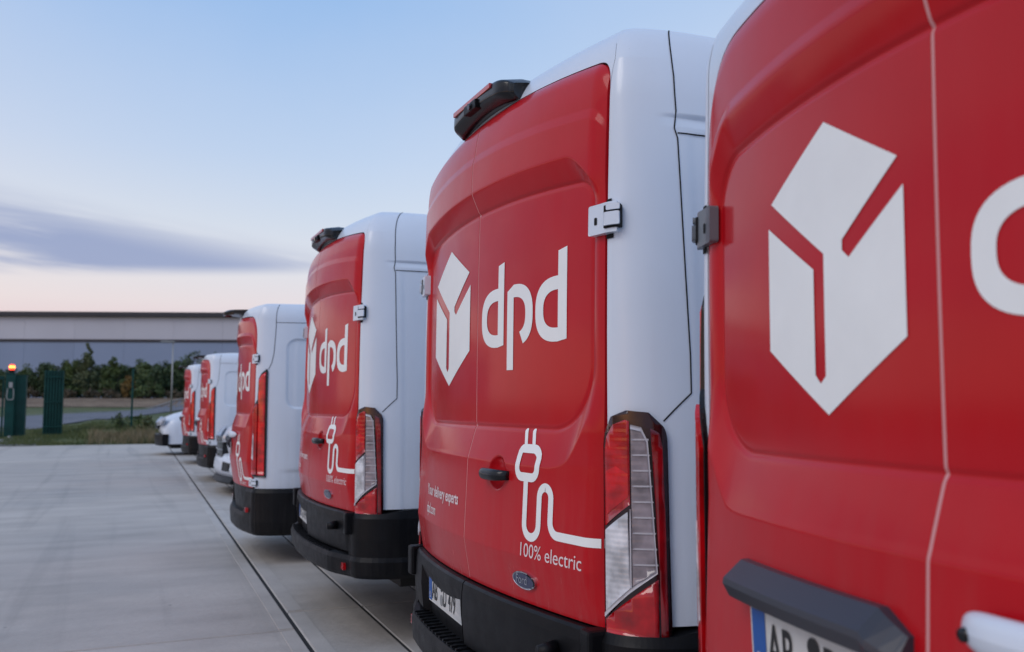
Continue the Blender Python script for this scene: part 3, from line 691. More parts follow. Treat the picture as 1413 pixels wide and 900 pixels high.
def van_a():
    v = A; root = empty('delivery_van', (0, 0, 0))
    body = build_shell(v, root); dL, dR = build_doors(v, root); liner(v, root)
    dy = .012
    livery(v, dL, dR, (.590+dy, .066+dy, 1.436, 1.978),
           dict(st=.047, d1=(-.060+dy, -.201+dy, -.247+dy, 1.560, 1.766, 1.853), p=(-.274+dy, -.320+dy, -.449+dy, 1.479, 1.556, 1.766), d2=(-.466+dy, -.596+dy, -.643+dy, 1.558, 1.764, 1.850)),
           lambda y, z: (y+dy+.036*min(1.2, max(0, z-1.205)/.085), z), dict(pct=(-.446+dy, .893, .060, 1.02), exp=(.532, .998, .060, .86), web=(.530, .925, .060, .74)))
    dm = lambda y, z, o: v.door(y, z, o)
    # handle: dished cup with a black bar across it
    h = MB(); P = []
    for yy in np.linspace(-.178, -.350, 15):
        c = v.door(np.array([yy]), np.array([1.06]))[0]; u = (yy+.264)/.086; o_ = .030*(1-abs(u)**4)
        row = [(c[0]-o_-.014*math.cos(a), yy, 1.133+.0200*(1-.25*abs(u)**3)*math.sin(a)) for a in np.linspace(0, 2*PI, 13)]; P.append(row)
    h.quadgrid(np.array(P)); h.f += [[i for i in range(12)], [14*13+i for i in range(12)][::-1]]; h.build('door_handle', 'satin_black', dR, True)
    # oval badge
    el_ = lambda a, b_, n=32: [(-.455+a*math.cos(2*PI*k/n), .818+b_*math.sin(2*PI*k/n)) for k in range(n)]
    bd = poly('badge', el_(.068, .0275), dm, .008, 'chrome', dR, depth=.009, du=.03, dv=.03)
    poly('badge_field', el_(.061, .0225), dm, .0092, 'badge_blue', bd, du=.03, dv=.03)
    txt_on('badge_script', 'Ford', -.408, .807, .042, .85, dm, .0103, 'chrome', bd, shear=.35)
    # dark lower door cladding
    for sg in (1, -1):
        ys = np.linspace(.004, v.hd-.01, 40); zs = np.array([.740, .7385, .730, .70, .62, .52, .50]); oo = np.array([-.004, .016, .024, .028, .030, .020, -.01])
        zf = .738
        P = []
        for y in ys:
            base = v.door(np.array([y]), np.array([.76]))[0]
            row = [(base[0]-o_ + (.0 if not (sg > 0 and .012 < y < .60 and .50 < z < .70) else .030), sg*y, z) for z, o_ in zip(zs, oo)]; P.append(row)
        P = np.array(P); m = MB(); m.quadgrid(P, sg > 0)
        for e in (0, -1):
            Q = np.stack([P[e], P[e]+np.array([.05, 0, 0])], 0); m.quadgrid(Q)
        cl_ = m.build('door_cladding', 'black_plastic', root, False)
        if sg > 0:
            fx = lambda y: float(v.door(np.array([y]), np.array([.76]))[0][0])+.002
            xl, xr_ = fx(.50), fx(.05); xm = min(fx(.27)-(xl+xr_)/2, 0)
            number_plate(v, cl_, .505, .575, .50, .11, xl+xm-.010, 0., ('AB', 'D', '479'), (xl-xr_)/.45)
        else:
            k = MB(); c = v.door(np.array([.64]), np.array([.76]))[0]; k.cyl((c[0]-.03, -.655, .655), (c[0]-.085, -.655, .650), .026, .020, 16); k.build('parking_knob', 'black_plastic', root, True)
    # step bumper with ribbed tread and corner horns
    def prof(s_):
        a = abs(s_); k = np.clip((a-.62)/.2, 0, 1); out = .078*(1-.52*k) + .0
        if a > v.hd+.2: out = .036
        topz = .507
        return [(-.02, .385), (out-.012, .380), (out, .400), (out+.006, .475), (out-.004, .500), (out-.03, topz), (-.02, topz)]
    bp_ = sweep_rear(v, SL, prof, 'step_bumper', 'black_plastic', root)
    for i in range(26):
        y = -.60+i*.048; r = MB(); c = bump_pt(v, y, .03, .478); r.box(c[0]-.045, c[0]+.02, y-.006, y+.006, .505, .512); 
        r.build('tread_rib', 'black_plastic', bp_)
    for sg in (1, -1):
        sl = sg*np.concatenate([np.linspace(v.hd-.035, v.hd+1, 26), np.linspace(v.hd+1.06, v.hd+1.35, 5)])
        cp = sweep_rear(v, sl, lambda s_: [(-.02, .46), (.030, .46), (.036, .60), (.034, .715), (.020, .742 + .02*np.clip((abs(s_)-v.hd-.6)/.3, 0, 1)), (-.02, .75+ .02*np.clip((abs(s_)-v.hd-.6)/.3, 0, 1))], 'bumper_corner', 'black_plastic', root)
        e = bump_pt(v, sg*(v.hd-.02), .05, .70); k = MB(); k.box(e[0]-.02, e[0]+.05, e[1]-.03, e[1]+.03, .62, .745, .012); k.build('bumper_bracket', 'black_plastic', cp)
        c = bump_pt(v, sg*(.74), .052, .38); k = MB(); k.box(c[0]-.002, c[0]+.03, c[1]-.05, c[1]+.05, .415, .455, .002); k.build('rear_reflector', 'lens_red', root)
        # tail light
        f = lambda a, z, o, sg=sg: v.outer(sg*(v.hd+a), z, o)
        hs = poly('tail_light', arc_path([(.30, .722), (.02, .722), (.018, 1.27), (.12, 1.33), (.28, 1.348), (.46, 1.342), (.585, 1.295), (.59, 1.0), (.60, .722), (.301, .722)], .05, 6)[:-1], f, .016, 'lens_frame', root, depth=.03, du=.05, dv=.05)
        o2 = .0195
        poly('red_lens', [(.055, 1.03), (.052, 1.235), (.075, 1.275), (.15, 1.308), (.27, 1.322), (.305, 1.318), (.305, 1.092)], f, o2, 'lens_red', hs, depth=.004, du=.04, dv=.04)
        poly('red_lens', [(.075, 1.06), (.29, 1.112), (.29, 1.175), (.18, 1.195), (.075, 1.18)], f, o2+.001, 'lens_bright_red', hs, du=.04, dv=.04)  # painted reflection: a brighter red patch laid over the lens
        poly('red_lens', [(.052, .738), (.052, .776), (.51, .893), (.51, .738)], f, o2, 'lens_red', hs, depth=.004, du=.04, dv=.04)
        poly('red_lens', [(.465, 1.30), (.53, 1.285), (.550, 1.25), (.565, 1.0), (.575, .738), (.525, .738), (.52, .90), (.475, 1.25)], f, o2, 'lens_dark_red', hs, depth=.004, du=.04, dv=.04)
        poly('clear_lens', [(.058, .798), (.056, 1.018), (.285, 1.072), (.30, .868)], f, o2+.001, 'lens_clear', hs, depth=.005, du=.02, dv=.03)
        poly('clear_lens', [(.318, .873), (.318, 1.305), (.40, 1.295), (.440, 1.26), (.495, .915)], f, o2+.001, 'lens_smoke', hs, depth=.005, du=.02, dv=.03)
        for zr_ in np.arange(.93, 1.27, .042):
            w_ = .455+(1.26-zr_)*.16; poly('lens_rib', rounded(.325, w_, zr_, zr_+.0045, .002, 2), f, o2+.004, 'silver_rib', hs, depth=.003, du=.05, dv=.05)
        patch('lens_trim', stroke([(.318, 1.303), (.40, 1.296), (.443, 1.262), (.498, .912), (.30, .862), (.056, .788)], .012), f, o2+.005, 'silver_rib', hs, depth=.004, du=.04, dv=.04)
        patch('lens_trim', stroke([(.308, .87), (.308, 1.08)], .013), f, o2+.005, 'silver_rib', hs, depth=.004, du=.04, dv=.04)
        hinge(v, root, sg, 1.852, 1.940, .45)
        hinge(v, root, sg, .575, .60, .1) if False else None
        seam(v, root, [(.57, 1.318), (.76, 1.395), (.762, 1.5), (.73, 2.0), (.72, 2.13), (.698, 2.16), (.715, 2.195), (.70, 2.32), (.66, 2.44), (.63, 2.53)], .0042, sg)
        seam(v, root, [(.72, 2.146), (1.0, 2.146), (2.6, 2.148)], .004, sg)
    # brake-light and camera housing above the doors
    m = MB(); P = []
    for yy in np.linspace(-.275, .285, 33):
        u = abs(yy-.005)/.28; e = max(0, (u-.72)/.28); w_ = 1-e**2.4*.55
        xb = float(v.outer(np.array([yy]), np.array([2.44]))[0][0]); zc = 2.485-.02*u*u
        prof_ = arc_path([(.10, -.044), (-.030, -.044), (-.072, -.024), (-.070, .030), (.02, .046), (.18, .036)], .016, 4); NP = len(prof_)
        P.append([(xb+a*(w_ if a < 0 else 1), yy, zc+c_*(w_ if c_ > 0 else .8+.2*w_)) for a, c_ in prof_])
    P = np.array(P); m.quadgrid(P, True); m.f += [[i for i in range(NP)], [32*NP+i for i in range(NP)][::-1]]
    cm = m.build('roof_camera_housing', 'satin_black', root, True)
    xb = float(v.outer(np.array([0.]), np.array([2.44]))[0][0])
    k = MB(); k.box(xb-.0735, xb-.05, -.17, .21, 2.488, 2.506, .002); k.build('brake_light', 'lens_red', cm)
    k = MB(); k.box(xb-.082, xb-.05, -.05, .07, 2.452, 2.486, .004); k.build('camera_pod', 'black_plastic', cm); k = MB(); k.cyl((xb-.07, .0, 2.470), (xb-.090, .0, 2.467), .013, .012, 14); k.build('camera_lens', 'glass_dark', cm)
    cab, _ = build_cab(v, root, body)
    for sg in (1, -1):
        wheel(root, 1.35, sg*(v.W-.14)); wheel(root, v.L-.75, sg*(v.W-.14))
        k = MB(); k.box(.55, 3.6, sg*(v.W-.03), sg*(v.W+.012), .36, .772, .01); k.build('sill_cladding', 'black_plastic', root)
    return root

def van_b():
    v = B; root = empty('delivery_van', (0, 0, 0))
    body = build_shell(v, root); dL, dR = build_doors(v, root); liner(v, root)
    sc = lambda y, z: (-(.40+(abs(y)-.474)*.98), .715+(z-.975)*1.2)
    livery(v, dL, dR, (.448, .062, 1.348, 1.843),
           dict(st=.040, d1=(-.059, -.176, -.216, 1.475, 1.655, 1.735), p=(-.240, -.280, -.393, 1.405, 1.475, 1.655), d2=(-.408, -.522, -.562, 1.475, 1.655, 1.735)),
           sc, dict(pct=(-.38, .655, .05, .8), exp=(.52, .755, .045, .84), web=(.52, .690, .045, .8)))
    dm = lambda y, z, o: v.door(y, z, o)
    # bar over the plate recess, left door
    P = []
    zt, zb_ = 1.080, 1.016
    for yy in np.concatenate([[.486], np.linspace(.481, .06, 30), [.045, .030, .024]]):
        c = v.door(np.array([yy]), np.array([1.0]))[0]; e = .45 if yy in (.486,) else 1.; dz = -.03*np.clip((.075-yy)/.05, 0, 1)
        w_ = e*(1-.5*np.clip((.06-yy)/.04, 0, 1))
        P.append([(c[0]+.004, yy, zt+dz), (c[0]-.014*w_, yy, zt+dz), (c[0]-.052*w_, yy, zt-.030+dz), (c[0]-.054*w_, yy, zt-.040+dz), (c[0]-.040*w_, yy, zb_+dz*2), (c[0]+.004, yy, zb_-.004+dz*2)])
    P = np.array(P); m = MB(); m.quadgrid(P, True); n = len(P); m.f += [[i for i in range(6)], [(n-1)*6+i for i in range(6)][::-1]]
    bar = m.build('plate_light_bar', 'bar_plastic', dL)
    m = MB(); P = []
    for yy in np.linspace(.024, .05, 5):
        c = v.door(np.array([yy]), np.array([.9]))[0]; P.append([(c[0]+.004, yy, 1.05-(.05-yy)), (c[0]-.03, yy, 1.02-(.05-yy)), (c[0]-.03, yy, .85), (c[0]+.004, yy, .84)])
    m.quadgrid(np.array(P), True); m.build('plate_surround', 'black_plastic', dL)
    c0 = v.door(np.array([.5]), np.array([.9]))[0]; c1 = v.door(np.array([.0]), np.array([.9]))[0]
    number_plate(v, dL, .447, .892, .52, .115, float(c0[0])-.012, -.04, ('AB', 'D', '479'), (float(c0[0])-float(c1[0]))/.5*.8)
    # white grip handle, right door
    P = []
    for yy in np.linspace(-.070, -.330, 21):
        u = (yy+.20)/.13; c = v.door(np.array([yy]), np.array([1.06]))[0]; e = max(.0, 1-abs(u)**5)**.5
        row = [(c[0]-.030*(1-abs(u)**3)-.018*e*math.cos(a)-.006, yy, 1.088+.028*e*math.sin(a)) for a in np.linspace(0, 2*PI, 15)]; P.append(row)
    m = MB(); m.quadgrid(np.array(P)); hd = m.build('door_handle', 'white_paint', dR, True)
    c = v.door(np.array([-.100]), np.array([1.06]))[0]; k = MB(); k.cyl((c[0]-.02, -.100, 1.084), (c[0]-.0420, -.100, 1.084), .010, .009, 16); k.build('key_lock', 'satin_black', hd, True)
    # bumper
    def prof(s_):
        a = abs(s_); k = np.clip((a-.50)/.2, 0, 1); out = .026*(1-.2*k)
        if a > v.hd+.2: out = .034
        tz = .42+.215*np.clip((a-.56)/.05, 0, 1)
        return [(-.03, .25), (out-.03, .245), (out-.008, .27), (out, .36), (out-.002, tz-.03), (out-.016, tz), (-.03, tz)]
    sweep_rear(v, np.concatenate([np.linspace(-2.1, -1.0, 16), np.linspace(-.98, -.62, 12), np.linspace(-.61, -.555, 5), np.linspace(-.54, .54, 20), np.linspace(.555, .61, 5), np.linspace(.62, .98, 12), np.linspace(1.0, 2.1, 16)]), prof, 'rear_bumper', 'black_plastic', root)
    m = MB(); P = []
    for yy in np.linspace(-.58, .58, 20):
        c = v.door(np.array([yy]), np.array([.66]))[0]; P.append([(c[0]+.012, yy, .636), (c[0]+.03, yy, .41)])
    m.quadgrid(np.array(P), True); m.build('bumper_recess', 'black_plastic', root)
    for sg in (1, -1):
        f = lambda a, z, o, sg=sg: v.outer(sg*(v.hd+a), z, o)
        f2 = lambda a, z, o, f=f: f(a*.62, z, o)
        hs = poly('tail_light', [(.04, .742), (.03, 1.28), (.12, 1.345), (.31, 1.40), (.34, 1.58), (.44, 1.625), (.62, 1.665), (.655, 1.64), (.655, .735)], f2, .012, 'satin_black', root, depth=.03, du=.05, dv=.05)
        poly('red_lens', [(.36, .755), (.36, 1.575), (.46, 1.612), (.595, 1.635), (.605, .755)], f2, .016, 'lens_bright_red', hs, depth=.008, du=.05, dv=.05)
        poly('red_lens', [(.06, .760), (.05, 1.27), (.13, 1.325), (.31, 1.365), (.345, 1.34), (.345, .760)], lambda a, z, o, f=f2: f(a, z, o + .018*np.sin(np.clip((a-.04)/.31, 0, 1)*PI)*np.clip((1.36-z)/.05, 0, 1)[..., ] if False else o), .022, 'lens_red', hs, depth=.02, du=.04, dv=.04)
        poly('clear_lens', [(.08, .90), (.16, 1.11), (.20, 1.08), (.20, .88)], f2, .024, 'lens_clear', hs, depth=.003, du=.04, dv=.04)
        hinge(v, root, sg, 1.715, 1.795, .36, .016, 'white_paint' if sg < 0 else 'hinge_shade_grey'); hinge(v, root, sg, .655, .72, .42, .016)
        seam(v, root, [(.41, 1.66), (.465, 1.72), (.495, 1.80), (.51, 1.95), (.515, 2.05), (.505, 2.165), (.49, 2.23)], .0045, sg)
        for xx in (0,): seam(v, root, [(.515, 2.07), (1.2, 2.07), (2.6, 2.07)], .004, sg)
        c = bump_pt(v, sg*.66, .034, .45); k = MB(); k.box(c[0]-.001, c[0]+.03, c[1]-.04, c[1]+.04, .43, .47, .004); k.build('rear_reflector', 'lens_red', root)
    # thin roof camera arm
    m = MB(); P = []
    for yy in np.linspace(-.16, .16, 9):
        u = abs(yy)/.16; x0 = float(v.outer(np.array([0.]), np.array([2.165]))[0][0]); w_ = 1-u**3*.5
        P.append([(x0+.02, yy, 2.19), (x0-.13*w_, yy, 2.205), (x0-.16*w_, yy, 2.19), (x0-.165*w_, yy, 2.22), (x0-.13*w_, yy, 2.238), (x0+.10, yy, 2.245)])
    P = np.array(P); m.quadgrid(P, True); m.f += [[i for i in range(6)], [8*6+i for i in range(6)][::-1]]; m.build('roof_camera_housing', 'satin_black', root)
    cab, _ = build_cab(v, root, body)
    for sg in (1, -1):
        wheel(root, 1.1, sg*(v.W-.14), .32); wheel(root, v.L-.75, sg*(v.W-.14), .32)
        k = MB(); k.box(.60, 3.0, sg*(v.W-.03), sg*(v.W+.008), .32, .645, .01); k.build('sill_cladding', 'black_plastic', root)
    return root

GROUP_V = 'red and white delivery vans parked in a row'
va = van_a(); vb = van_b(); index_children()
va2 = copy_tree(va); vb4 = copy_tree(vb); vb5 = copy_tree(vb); vb6 = copy_tree(vb)
def place(o, x, y, rz, label):
    o.location = (x, y, 0); o.rotation_euler = (0, 0, R(rz)); tag(o, label, 'van', GROUP_V)
place(vb, 1.036, .927, -4.46, 'nearest red and white van, cut off by the right edge, with white grip handle')
place(va, 1.187, 3.105, 0, 'large red and white van showing its whole rear lettering, second from the right')
place(va2, 1.198, 6.066, 0, 'tall red and white van with black roof camera, third from the right edge')
place(vb4, 1.02, 8.93, -2.0, 'low red and white van with a tall all-red tail light, behind the two taller vans')
place(vb5, 1.37, 17.6, 0, 'small distant red and white van standing just beyond the white front-facing van')
place(vb6, 1.40, 22.6, 0, 'farthest red and white van, smallest of the row beside the white nose')

# ------------------------------------------------------------------ white vans parked nose out
def nose_van(x, y, rz, label, dark_bumper, drop=0.):
    root = empty('parked_van', (x, y, 0), R(rz)); tag(root, label, 'van', 'white vans parked nose out')
    st = [(0.02, .30, .62, .70), (-.02, .30, .74, .80), (.03, .30, .86, .86), (.12, .30, .985, .90), (.35, .30, 1.08, .925), (.75, .30, 1.19, .935), (1.02, .30, 1.26, .94), (1.25, .30, 1.46, .94), (1.75, .30, 1.84, .94), (2.05, .30, 1.93, .94), (2.6, .30, 1.97, .94), (5.0, .30, 1.95, .94), (5.12, .30, 1.80, .90)]
    n = 45; rings = []
    for dx, zb, zt, hw_ in st:
        ring = []
        for i in range(n):
            ph = PI*i/(n-1); c, s_ = math.cos(ph), math.sin(ph); yy = hw_*np.sign(c)*abs(c)**.33; z = zb+(zt-zb)*abs(s_)**.5
            bow = .16*(abs(yy)/.94)**2.2 * max(0, 1-dx/.8); tumb = 1-.10*max(0, z-1.1)
            ring.append((dx+bow, yy*tumb, z))
        rings.append(ring)
    m = MB(); m.quadgrid(np.array(rings), False); m.f.append([i for i in range(n)]); o = (len(st)-1)*n; m.f.append([o+i for i in range(n)][::-1])
    body = m.build('body', 'white_paint', root, True)
    def face(y, z, o):   # front face map
        y = np.asarray(y, float); z = np.asarray(z, float)
        return np.stack([-.035 + .16*(np.abs(y)/.94)**2.2 + .55*np.maximum(0, z-.86)**1.15 - o, y, z], -1)
    if dark_bumper:
        gz = (.70, .86)
    else: gz = (.52, .86)
    g = poly('grille', [(-.42, gz[0]), (.42, gz[0]), (.50, gz[1]), (-.50, gz[1])], face, .03, 'satin_black', root, depth=.05, du=.1, dv=.1)
    for k in range(3):
        zz = gz[0]+.03+k*(gz[1]-gz[0]-.05)/2.6; poly('grille_bar', rounded(-.43, .43, zz, zz+.016, .006, 2), face, .045, 'chrome', g, depth=.02, du=.1, dv=.1)
    for sg in (1, -1):
        hl = poly('headlight', [(sg*.47, .78), (sg*.80, .80), (sg*.88, .93), (sg*.80, 1.0), (sg*.55, .90), (sg*.46, .86)], face, .05, 'headlight_glass', root, depth=.07, du=.08, dv=.08)
        n_ = 16; poly('headlight_lamp', [(sg*.66+.045*math.cos(2*PI*k/n_), .865+.045*math.sin(2*PI*k/n_)) for k in range(n_)], face, .056, 'chrome', hl, depth=.01)
    if dark_bumper:
        P = np.array([[(float(face(y, .3, 0)[0])+a, y, z) for a, z in ((.10, .25), (-.04, .26), (-.055, .42), (-.05, .54), (.0, .56), (.1, .56))] for y in np.linspace(-.93, .93, 25)])
        m = MB(); m.quadgrid(P, False); m.f += [[i for i in range(6)], [24*6+i for i in range(6)][::-1]]; m.build('front_bumper', 'black_plastic', root)
    else:
        P = np.array([[(float(face(y, .3, 0)[0])+a, y, z) for a, z in ((.10, .27), (-.03, .275), (-.075, .38), (-.06, .50), (-.01, .60), (.1, .62))] for y in np.linspace(-.93, .93, 25)])
        m = MB(); m.quadgrid(P, False); m.f += [[i for i in range(6)], [24*6+i for i in range(6)][::-1]]; m.build('front_bumper', 'white_paint', root, True)
        P = np.array([[(float(face(y, .3, 0)[0])+a, y, z) for a, z in ((.10, .16), (-.055, .17), (-.085, .20), (-.04, .27), (.1, .28))] for y in np.linspace(-.90, .90, 25)])
        m = MB(); m.quadgrid(P, False); m.f += [[i for i in range(5)], [24*5+i for i in range(5)][::-1]]; m.build('front_spoiler', 'black_plastic', root)
        for sg in (1, -1): poly('air_intake', [(sg*.55, .36), (sg*.84, .36), (sg*.86, .48), (sg*.60, .50)], face, .078, 'satin_black', root, depth=.02, du=.08, dv=.08)
    G = []
    for dx in np.linspace(1.06, 1.98, 9):
        zt = np.interp(dx, [s_[0] for s_ in st], [s_[2] for s_ in st]); G.append([(dx-.02, yy*.86*(1-.1*max(0, zt-1.1)), zt+.015-.16*abs(yy)**4) for yy in np.linspace(-.92, .92, 15)])
    m = MB(); m.quadgrid(np.array(G), True); m.build('windscreen', 'glass_dark', body)
    for sg in (1, -1):
        pts = [(1.35, 1.22), (1.75, 1.62), (2.1, 1.72), (3.0, 1.74), (3.0, 1.24)]
        m = MB(); m.v = [(a, sg*(.945*(1-.10*(z-1.1))+.004), z) for a, z in pts]+[(a, sg*(.90*(1-.10*(z-1.1))), z) for a, z in pts]; m.f = [[0, 1, 2, 3, 4]]+[[i, (i+1) % 5, 5+(i+1) % 5, 5+i] for i in range(5)]; m.build('side_window', 'glass_dark', body)
        m = MB(); m.box(1.45, 1.55, sg*.99, sg*1.16, 1.18, 1.36, .03); m.cyl((1.5, sg*.9, 1.2), (1.5, sg*1.02, 1.22), .025); m.build('wing_mirror', 'white_paint', root)
        wheel(root, .95, sg*.80, .32); wheel(root, 4.1, sg*.80, .32)
    u = MB(); u.box(.3, 4.9, -.75, .75, .18, .45); u.build('underbody', 'rubber', root)
    return root
nose_van(1.52, 15.0, 0, 'white van with chrome grille and headlight parked nose out behind the all-red-light van', False)
nose_van(1.02, 26.6, 0, 'farthest white van with a black front bumper parked nose out by the grass', True)

# ------------------------------------------------------------------ yard of concrete slabs
yard = empty('concrete_yard', (0, 0, 0)); tag(yard, 'grey concrete yard of large slabs with dark joints', None, None, 'structure')
m = MB(); m.box(-30, 40, -14, 33.35, -.30, -.006); m.build('joint_bed', 'joint_dark', yard)
def slab(x0a, x0b, x1a, x1b, y0, y1, mat='concrete', z=0.):
    """slab with slanted long sides: x0a,x1a at y0 and x0b,x1b at y1"""
    g = .010; V = [(x0a, y0+g, z), (x1a, y0+g, z), (x1b, y1-g, z), (x0b, y1-g, z)]; b_ = .006
    top = [(x0a+b_, y0+g+b_, z), (x1a-b_, y0+g+b_, z), (x1b-b_, y1-g-b_, z), (x0b+b_, y1-g-b_, z)]
    mid = [(a, c, z-b_) for a, c, _ in V]; lo = [(a, c, -.04) for a, c, _ in V]
    F = [[0, 1, 2, 3]] + [[4+i, 4+(i+1) % 4, (i+1) % 4, i] for i in range(4)] + [[8+i, 8+(i+1) % 4, 4+(i+1) % 4, 4+i] for i in range(4)]
    return raw_mesh('slab', top+mid+lo, F, mat, yard)
J1 = lambda y: 1.035+.0185*(y-5.2)          # main joint (drain line) beside the van row
J2 = lambda y: 1.535+.0180*(y-5.0)          # second joint under the bumpers
J3 = lambda y: 2.05+.018*(y-6.2)
cross = [-14, -6.3, -.3, 5.72, 14.9, 24.3, 33.35]
cross2 = [-14, -5.8, .2, 6.20, 12.4, 18.5, 24.6, 29.9, 33.35]
for y0, y1 in zip(cross, cross[1:]):
    for xa, xb in ((-30, -17.), (-17., -8.), ): slab(xa+.006, xa+.006, xb-.006, xb-.006, y0, y1)
    slab(-7.994, -7.994, J1(y0)-.012, J1(y1)-.012, y0, y1)
for y0, y1 in zip(cross2, cross2[1:]):
    slab(J1(y0)+.012, J1(y1)+.012, J2(y0)-.009, J2(y1)-.009, y0, y1)
    slab(J2(y0)+.009, J2(y1)+.009, J3(y0)-.006, J3(y1)-.006, y0, y1)
    slab(J3(y0)+.006, J3(y1)+.006, 9.0, 9.0, y0, y1)
    slab(9.012, 9.012, 20., 20., y0, y1); slab(20.012, 20.012, 40., 40., y0, y1)
# trowelled margins along the drain joint: smoother, paler bands, 3 mm proud
def margin(fx0, fx1, y0, y1):
    V = [(fx0(y0), y0, .0035), (fx1(y0), y0, .0035), (fx1(y1), y1, .0035), (fx0(y1), y1, .0035)]; lo = [(a, c, -.002) for a, c, _ in V]
    raw_mesh('slab_margin', V+lo, [[0, 1, 2, 3]]+[[4+i, 4+(i+1) % 4, (i+1) % 4, i] for i in range(4)], 'concrete_smooth', yard)
for y0, y1 in zip(cross, cross[1:]): margin(lambda y: J1(y)-.105, lambda y: J1(y)-.02, y0+.03, y1-.03)
for y0, y1 in zip(cross2, cross2[1:]): margin(lambda y: J1(y)+.02, lambda y: J1(y)+.115, y0+.03, y1-.03)

# ------------------------------------------------------------------ land beyond the yard
ca, sa = math.cos(VIEW_AZ), math.sin(VIEW_AZ)
def dl(X, Y): return X*sa+Y*ca, X*ca-Y*sa            # distance ahead along the yard's sight line, and sideways
def xy(D, L): return D*sa+L*ca, D*ca-L*sa
def sst(a, b_, x): t_ = np.clip((x-a)/(b_-a), 0, 1); return t_*t_*(3-2*t_)
def hgt(X, Y):
    X = np.asarray(X, float); Y = np.asarray(Y, float); D, L = dl(X, Y)
    right = sst(-3.6, -.4, X)
    verge = .40*sst(33.3, 37.5, Y)*right + .10*sst(33.3, 37, Y)*(1-right)
    far_ = .44*sst(40, 62, D)*(1-right)*.75
    h = verge+far_ + .020*np.maximum(0, D-60)*(D < 1e9)
    h = np.minimum(h, .85) + 1.0*sst(79, 89, D) 
    h = h + .03*np.sin(X*1.3+Y*.7)*sst(34, 36, Y)*(D < 60)
    return np.where(Y < 33.38, -.06, h)
ys_ = np.unique(np.concatenate([np.linspace(-400, 33.37, 12), [33.385], np.linspace(33.4, 60, 90), np.linspace(61, 120, 90), np.geomspace(121, 1500, 16)]))
xs_ = np.unique(np.concatenate([-np.geomspace(31, 1500, 12), np.linspace(-30, 45, 110), np.geomspace(46, 1500, 12)]))
X, Y = np.meshgrid(xs_, ys_, indexing='ij'); Z = hgt(X, Y); Z = np.where(Y < 33.38, -.36, Z)
g = raw_mesh('ground', np.stack([X, Y, Z], -1), grid_faces(len(xs_), len(ys_)), 'turf', None, True); tag(g, 'grassy ground beyond the yard', None, None, 'structure')
def strip(name, mat, f0, f1, xr_, lift, n=80, label=None, w=8):
    xs = np.linspace(*xr_, n); G = []
    for k in range(w+1):
        yy = f0(xs)+(f1(xs)-f0(xs))*k/w; G.append(np.stack([xs, yy, hgt(xs, yy)+lift], -1))
    P = np.stack(G, 1); o = raw_mesh(name, P.reshape(-1, 3), grid_faces(n, w+1), mat, None, True); tag(o, label, None, None, 'structure'); return o
near_edge = lambda x: 46+(x+4.5)*3.9 + 0*x
far_edge = lambda x: 70+(x+6.)*1.9
strip('road', 'asphalt', lambda x: np.minimum(near_edge(x), far_edge(x)-7), far_edge, (-30, 40), .05, 120, 'blue-grey asphalt road passing behind the fence', 24)
strip('road_kerb', 'kerb', far_edge, lambda x: far_edge(x)+.5, (-30, 40), .12, 80, 'pale kerb along the far side of the road', 1)
def Dline(D0, D1, L0, L1, name, mat, lift, label):
    Ls = np.linspace(L0, L1, 120); Ds = np.linspace(D0, D1, 8); LL, DD = np.meshgrid(Ls, Ds, indexing='ij'); x, y = xy(DD, LL)
    o = raw_mesh(name, np.stack([x, y, hgt(x, y)+lift], -1).reshape(-1, 3), grid_faces(120, 8), mat, None, True); tag(o, label, None, None, 'structure')
Dline(81.5, 91, -90, 60, 'dry_bank', 'dry_turf', .05, 'bank of dry brown grass below the hedge')
# path of gravel at the gate
m = MB(); P = []
for x in np.linspace(-7, -2.4, 14): P.append([(x, y, float(hgt(np.array(x), np.array(y)))+.02) for y in np.linspace(33.42, 36.3+.3*math.sin(x*3), 8)])
m.quadgrid(np.array(P)); o = m.build('gravel_path', 'kerb', None, True); tag(o, 'pale gravel apron at the foot of the gate', None, None, 'structure')

# grass: blades on the verge
def blades(name, n, region, hmin, hmax, mat, label):
    pts = []
    while len(pts) < n:
        x = random.uniform(*region[0]); y = random.uniform(*region[1])
        if math.sin(x*2.1+1.7*math.sin(y*1.3))+math.sin(y*2.9+x) < random.uniform(-2.2, 1.2): continue
        pts.append((x, y))
    pts = np.array(pts); z = hgt(pts[:, 0], pts[:, 1]); h = rng.uniform(hmin, hmax, n)*(.6+.4*np.sin(pts[:, 0]*1.7)**2); a = rng.uniform(0, 2*PI, n); w = rng.uniform(.006, .016, n); ln = rng.normal(0, .35, (n, 2))*h[:, None]
    b0 = np.stack([pts[:, 0]-np.cos(a)*w, pts[:, 1]-np.sin(a)*w, z-.01], -1); b1 = np.stack([pts[:, 0]+np.cos(a)*w, pts[:, 1]+np.sin(a)*w, z-.01], -1)
    tp = np.stack([pts[:, 0]+ln[:, 0], pts[:, 1]+ln[:, 1], z+h], -1); V = np.stack([b0, b1, tp], 1).reshape(-1, 3)
    o = raw_mesh(name, V, np.arange(3*n).reshape(-1, 3), mat); tag(o, label, 'grass', None, 'stuff')
blades('grass', 30000, ((-6, 5), (33.5, 39.5)), .06, .22, 'blade_green', 'green grass on the verge behind the yard')
blades('grass', 5000, ((-.9, 5), (33.45, 36)), .12, .42, 'blade_straw', 'tall straw-coloured grass along the yard edge')
blades('grass', 12000, ((-6, 6), (39.5, 50)), .08, .25, 'blade_green', 'green grass between the fence and the road')

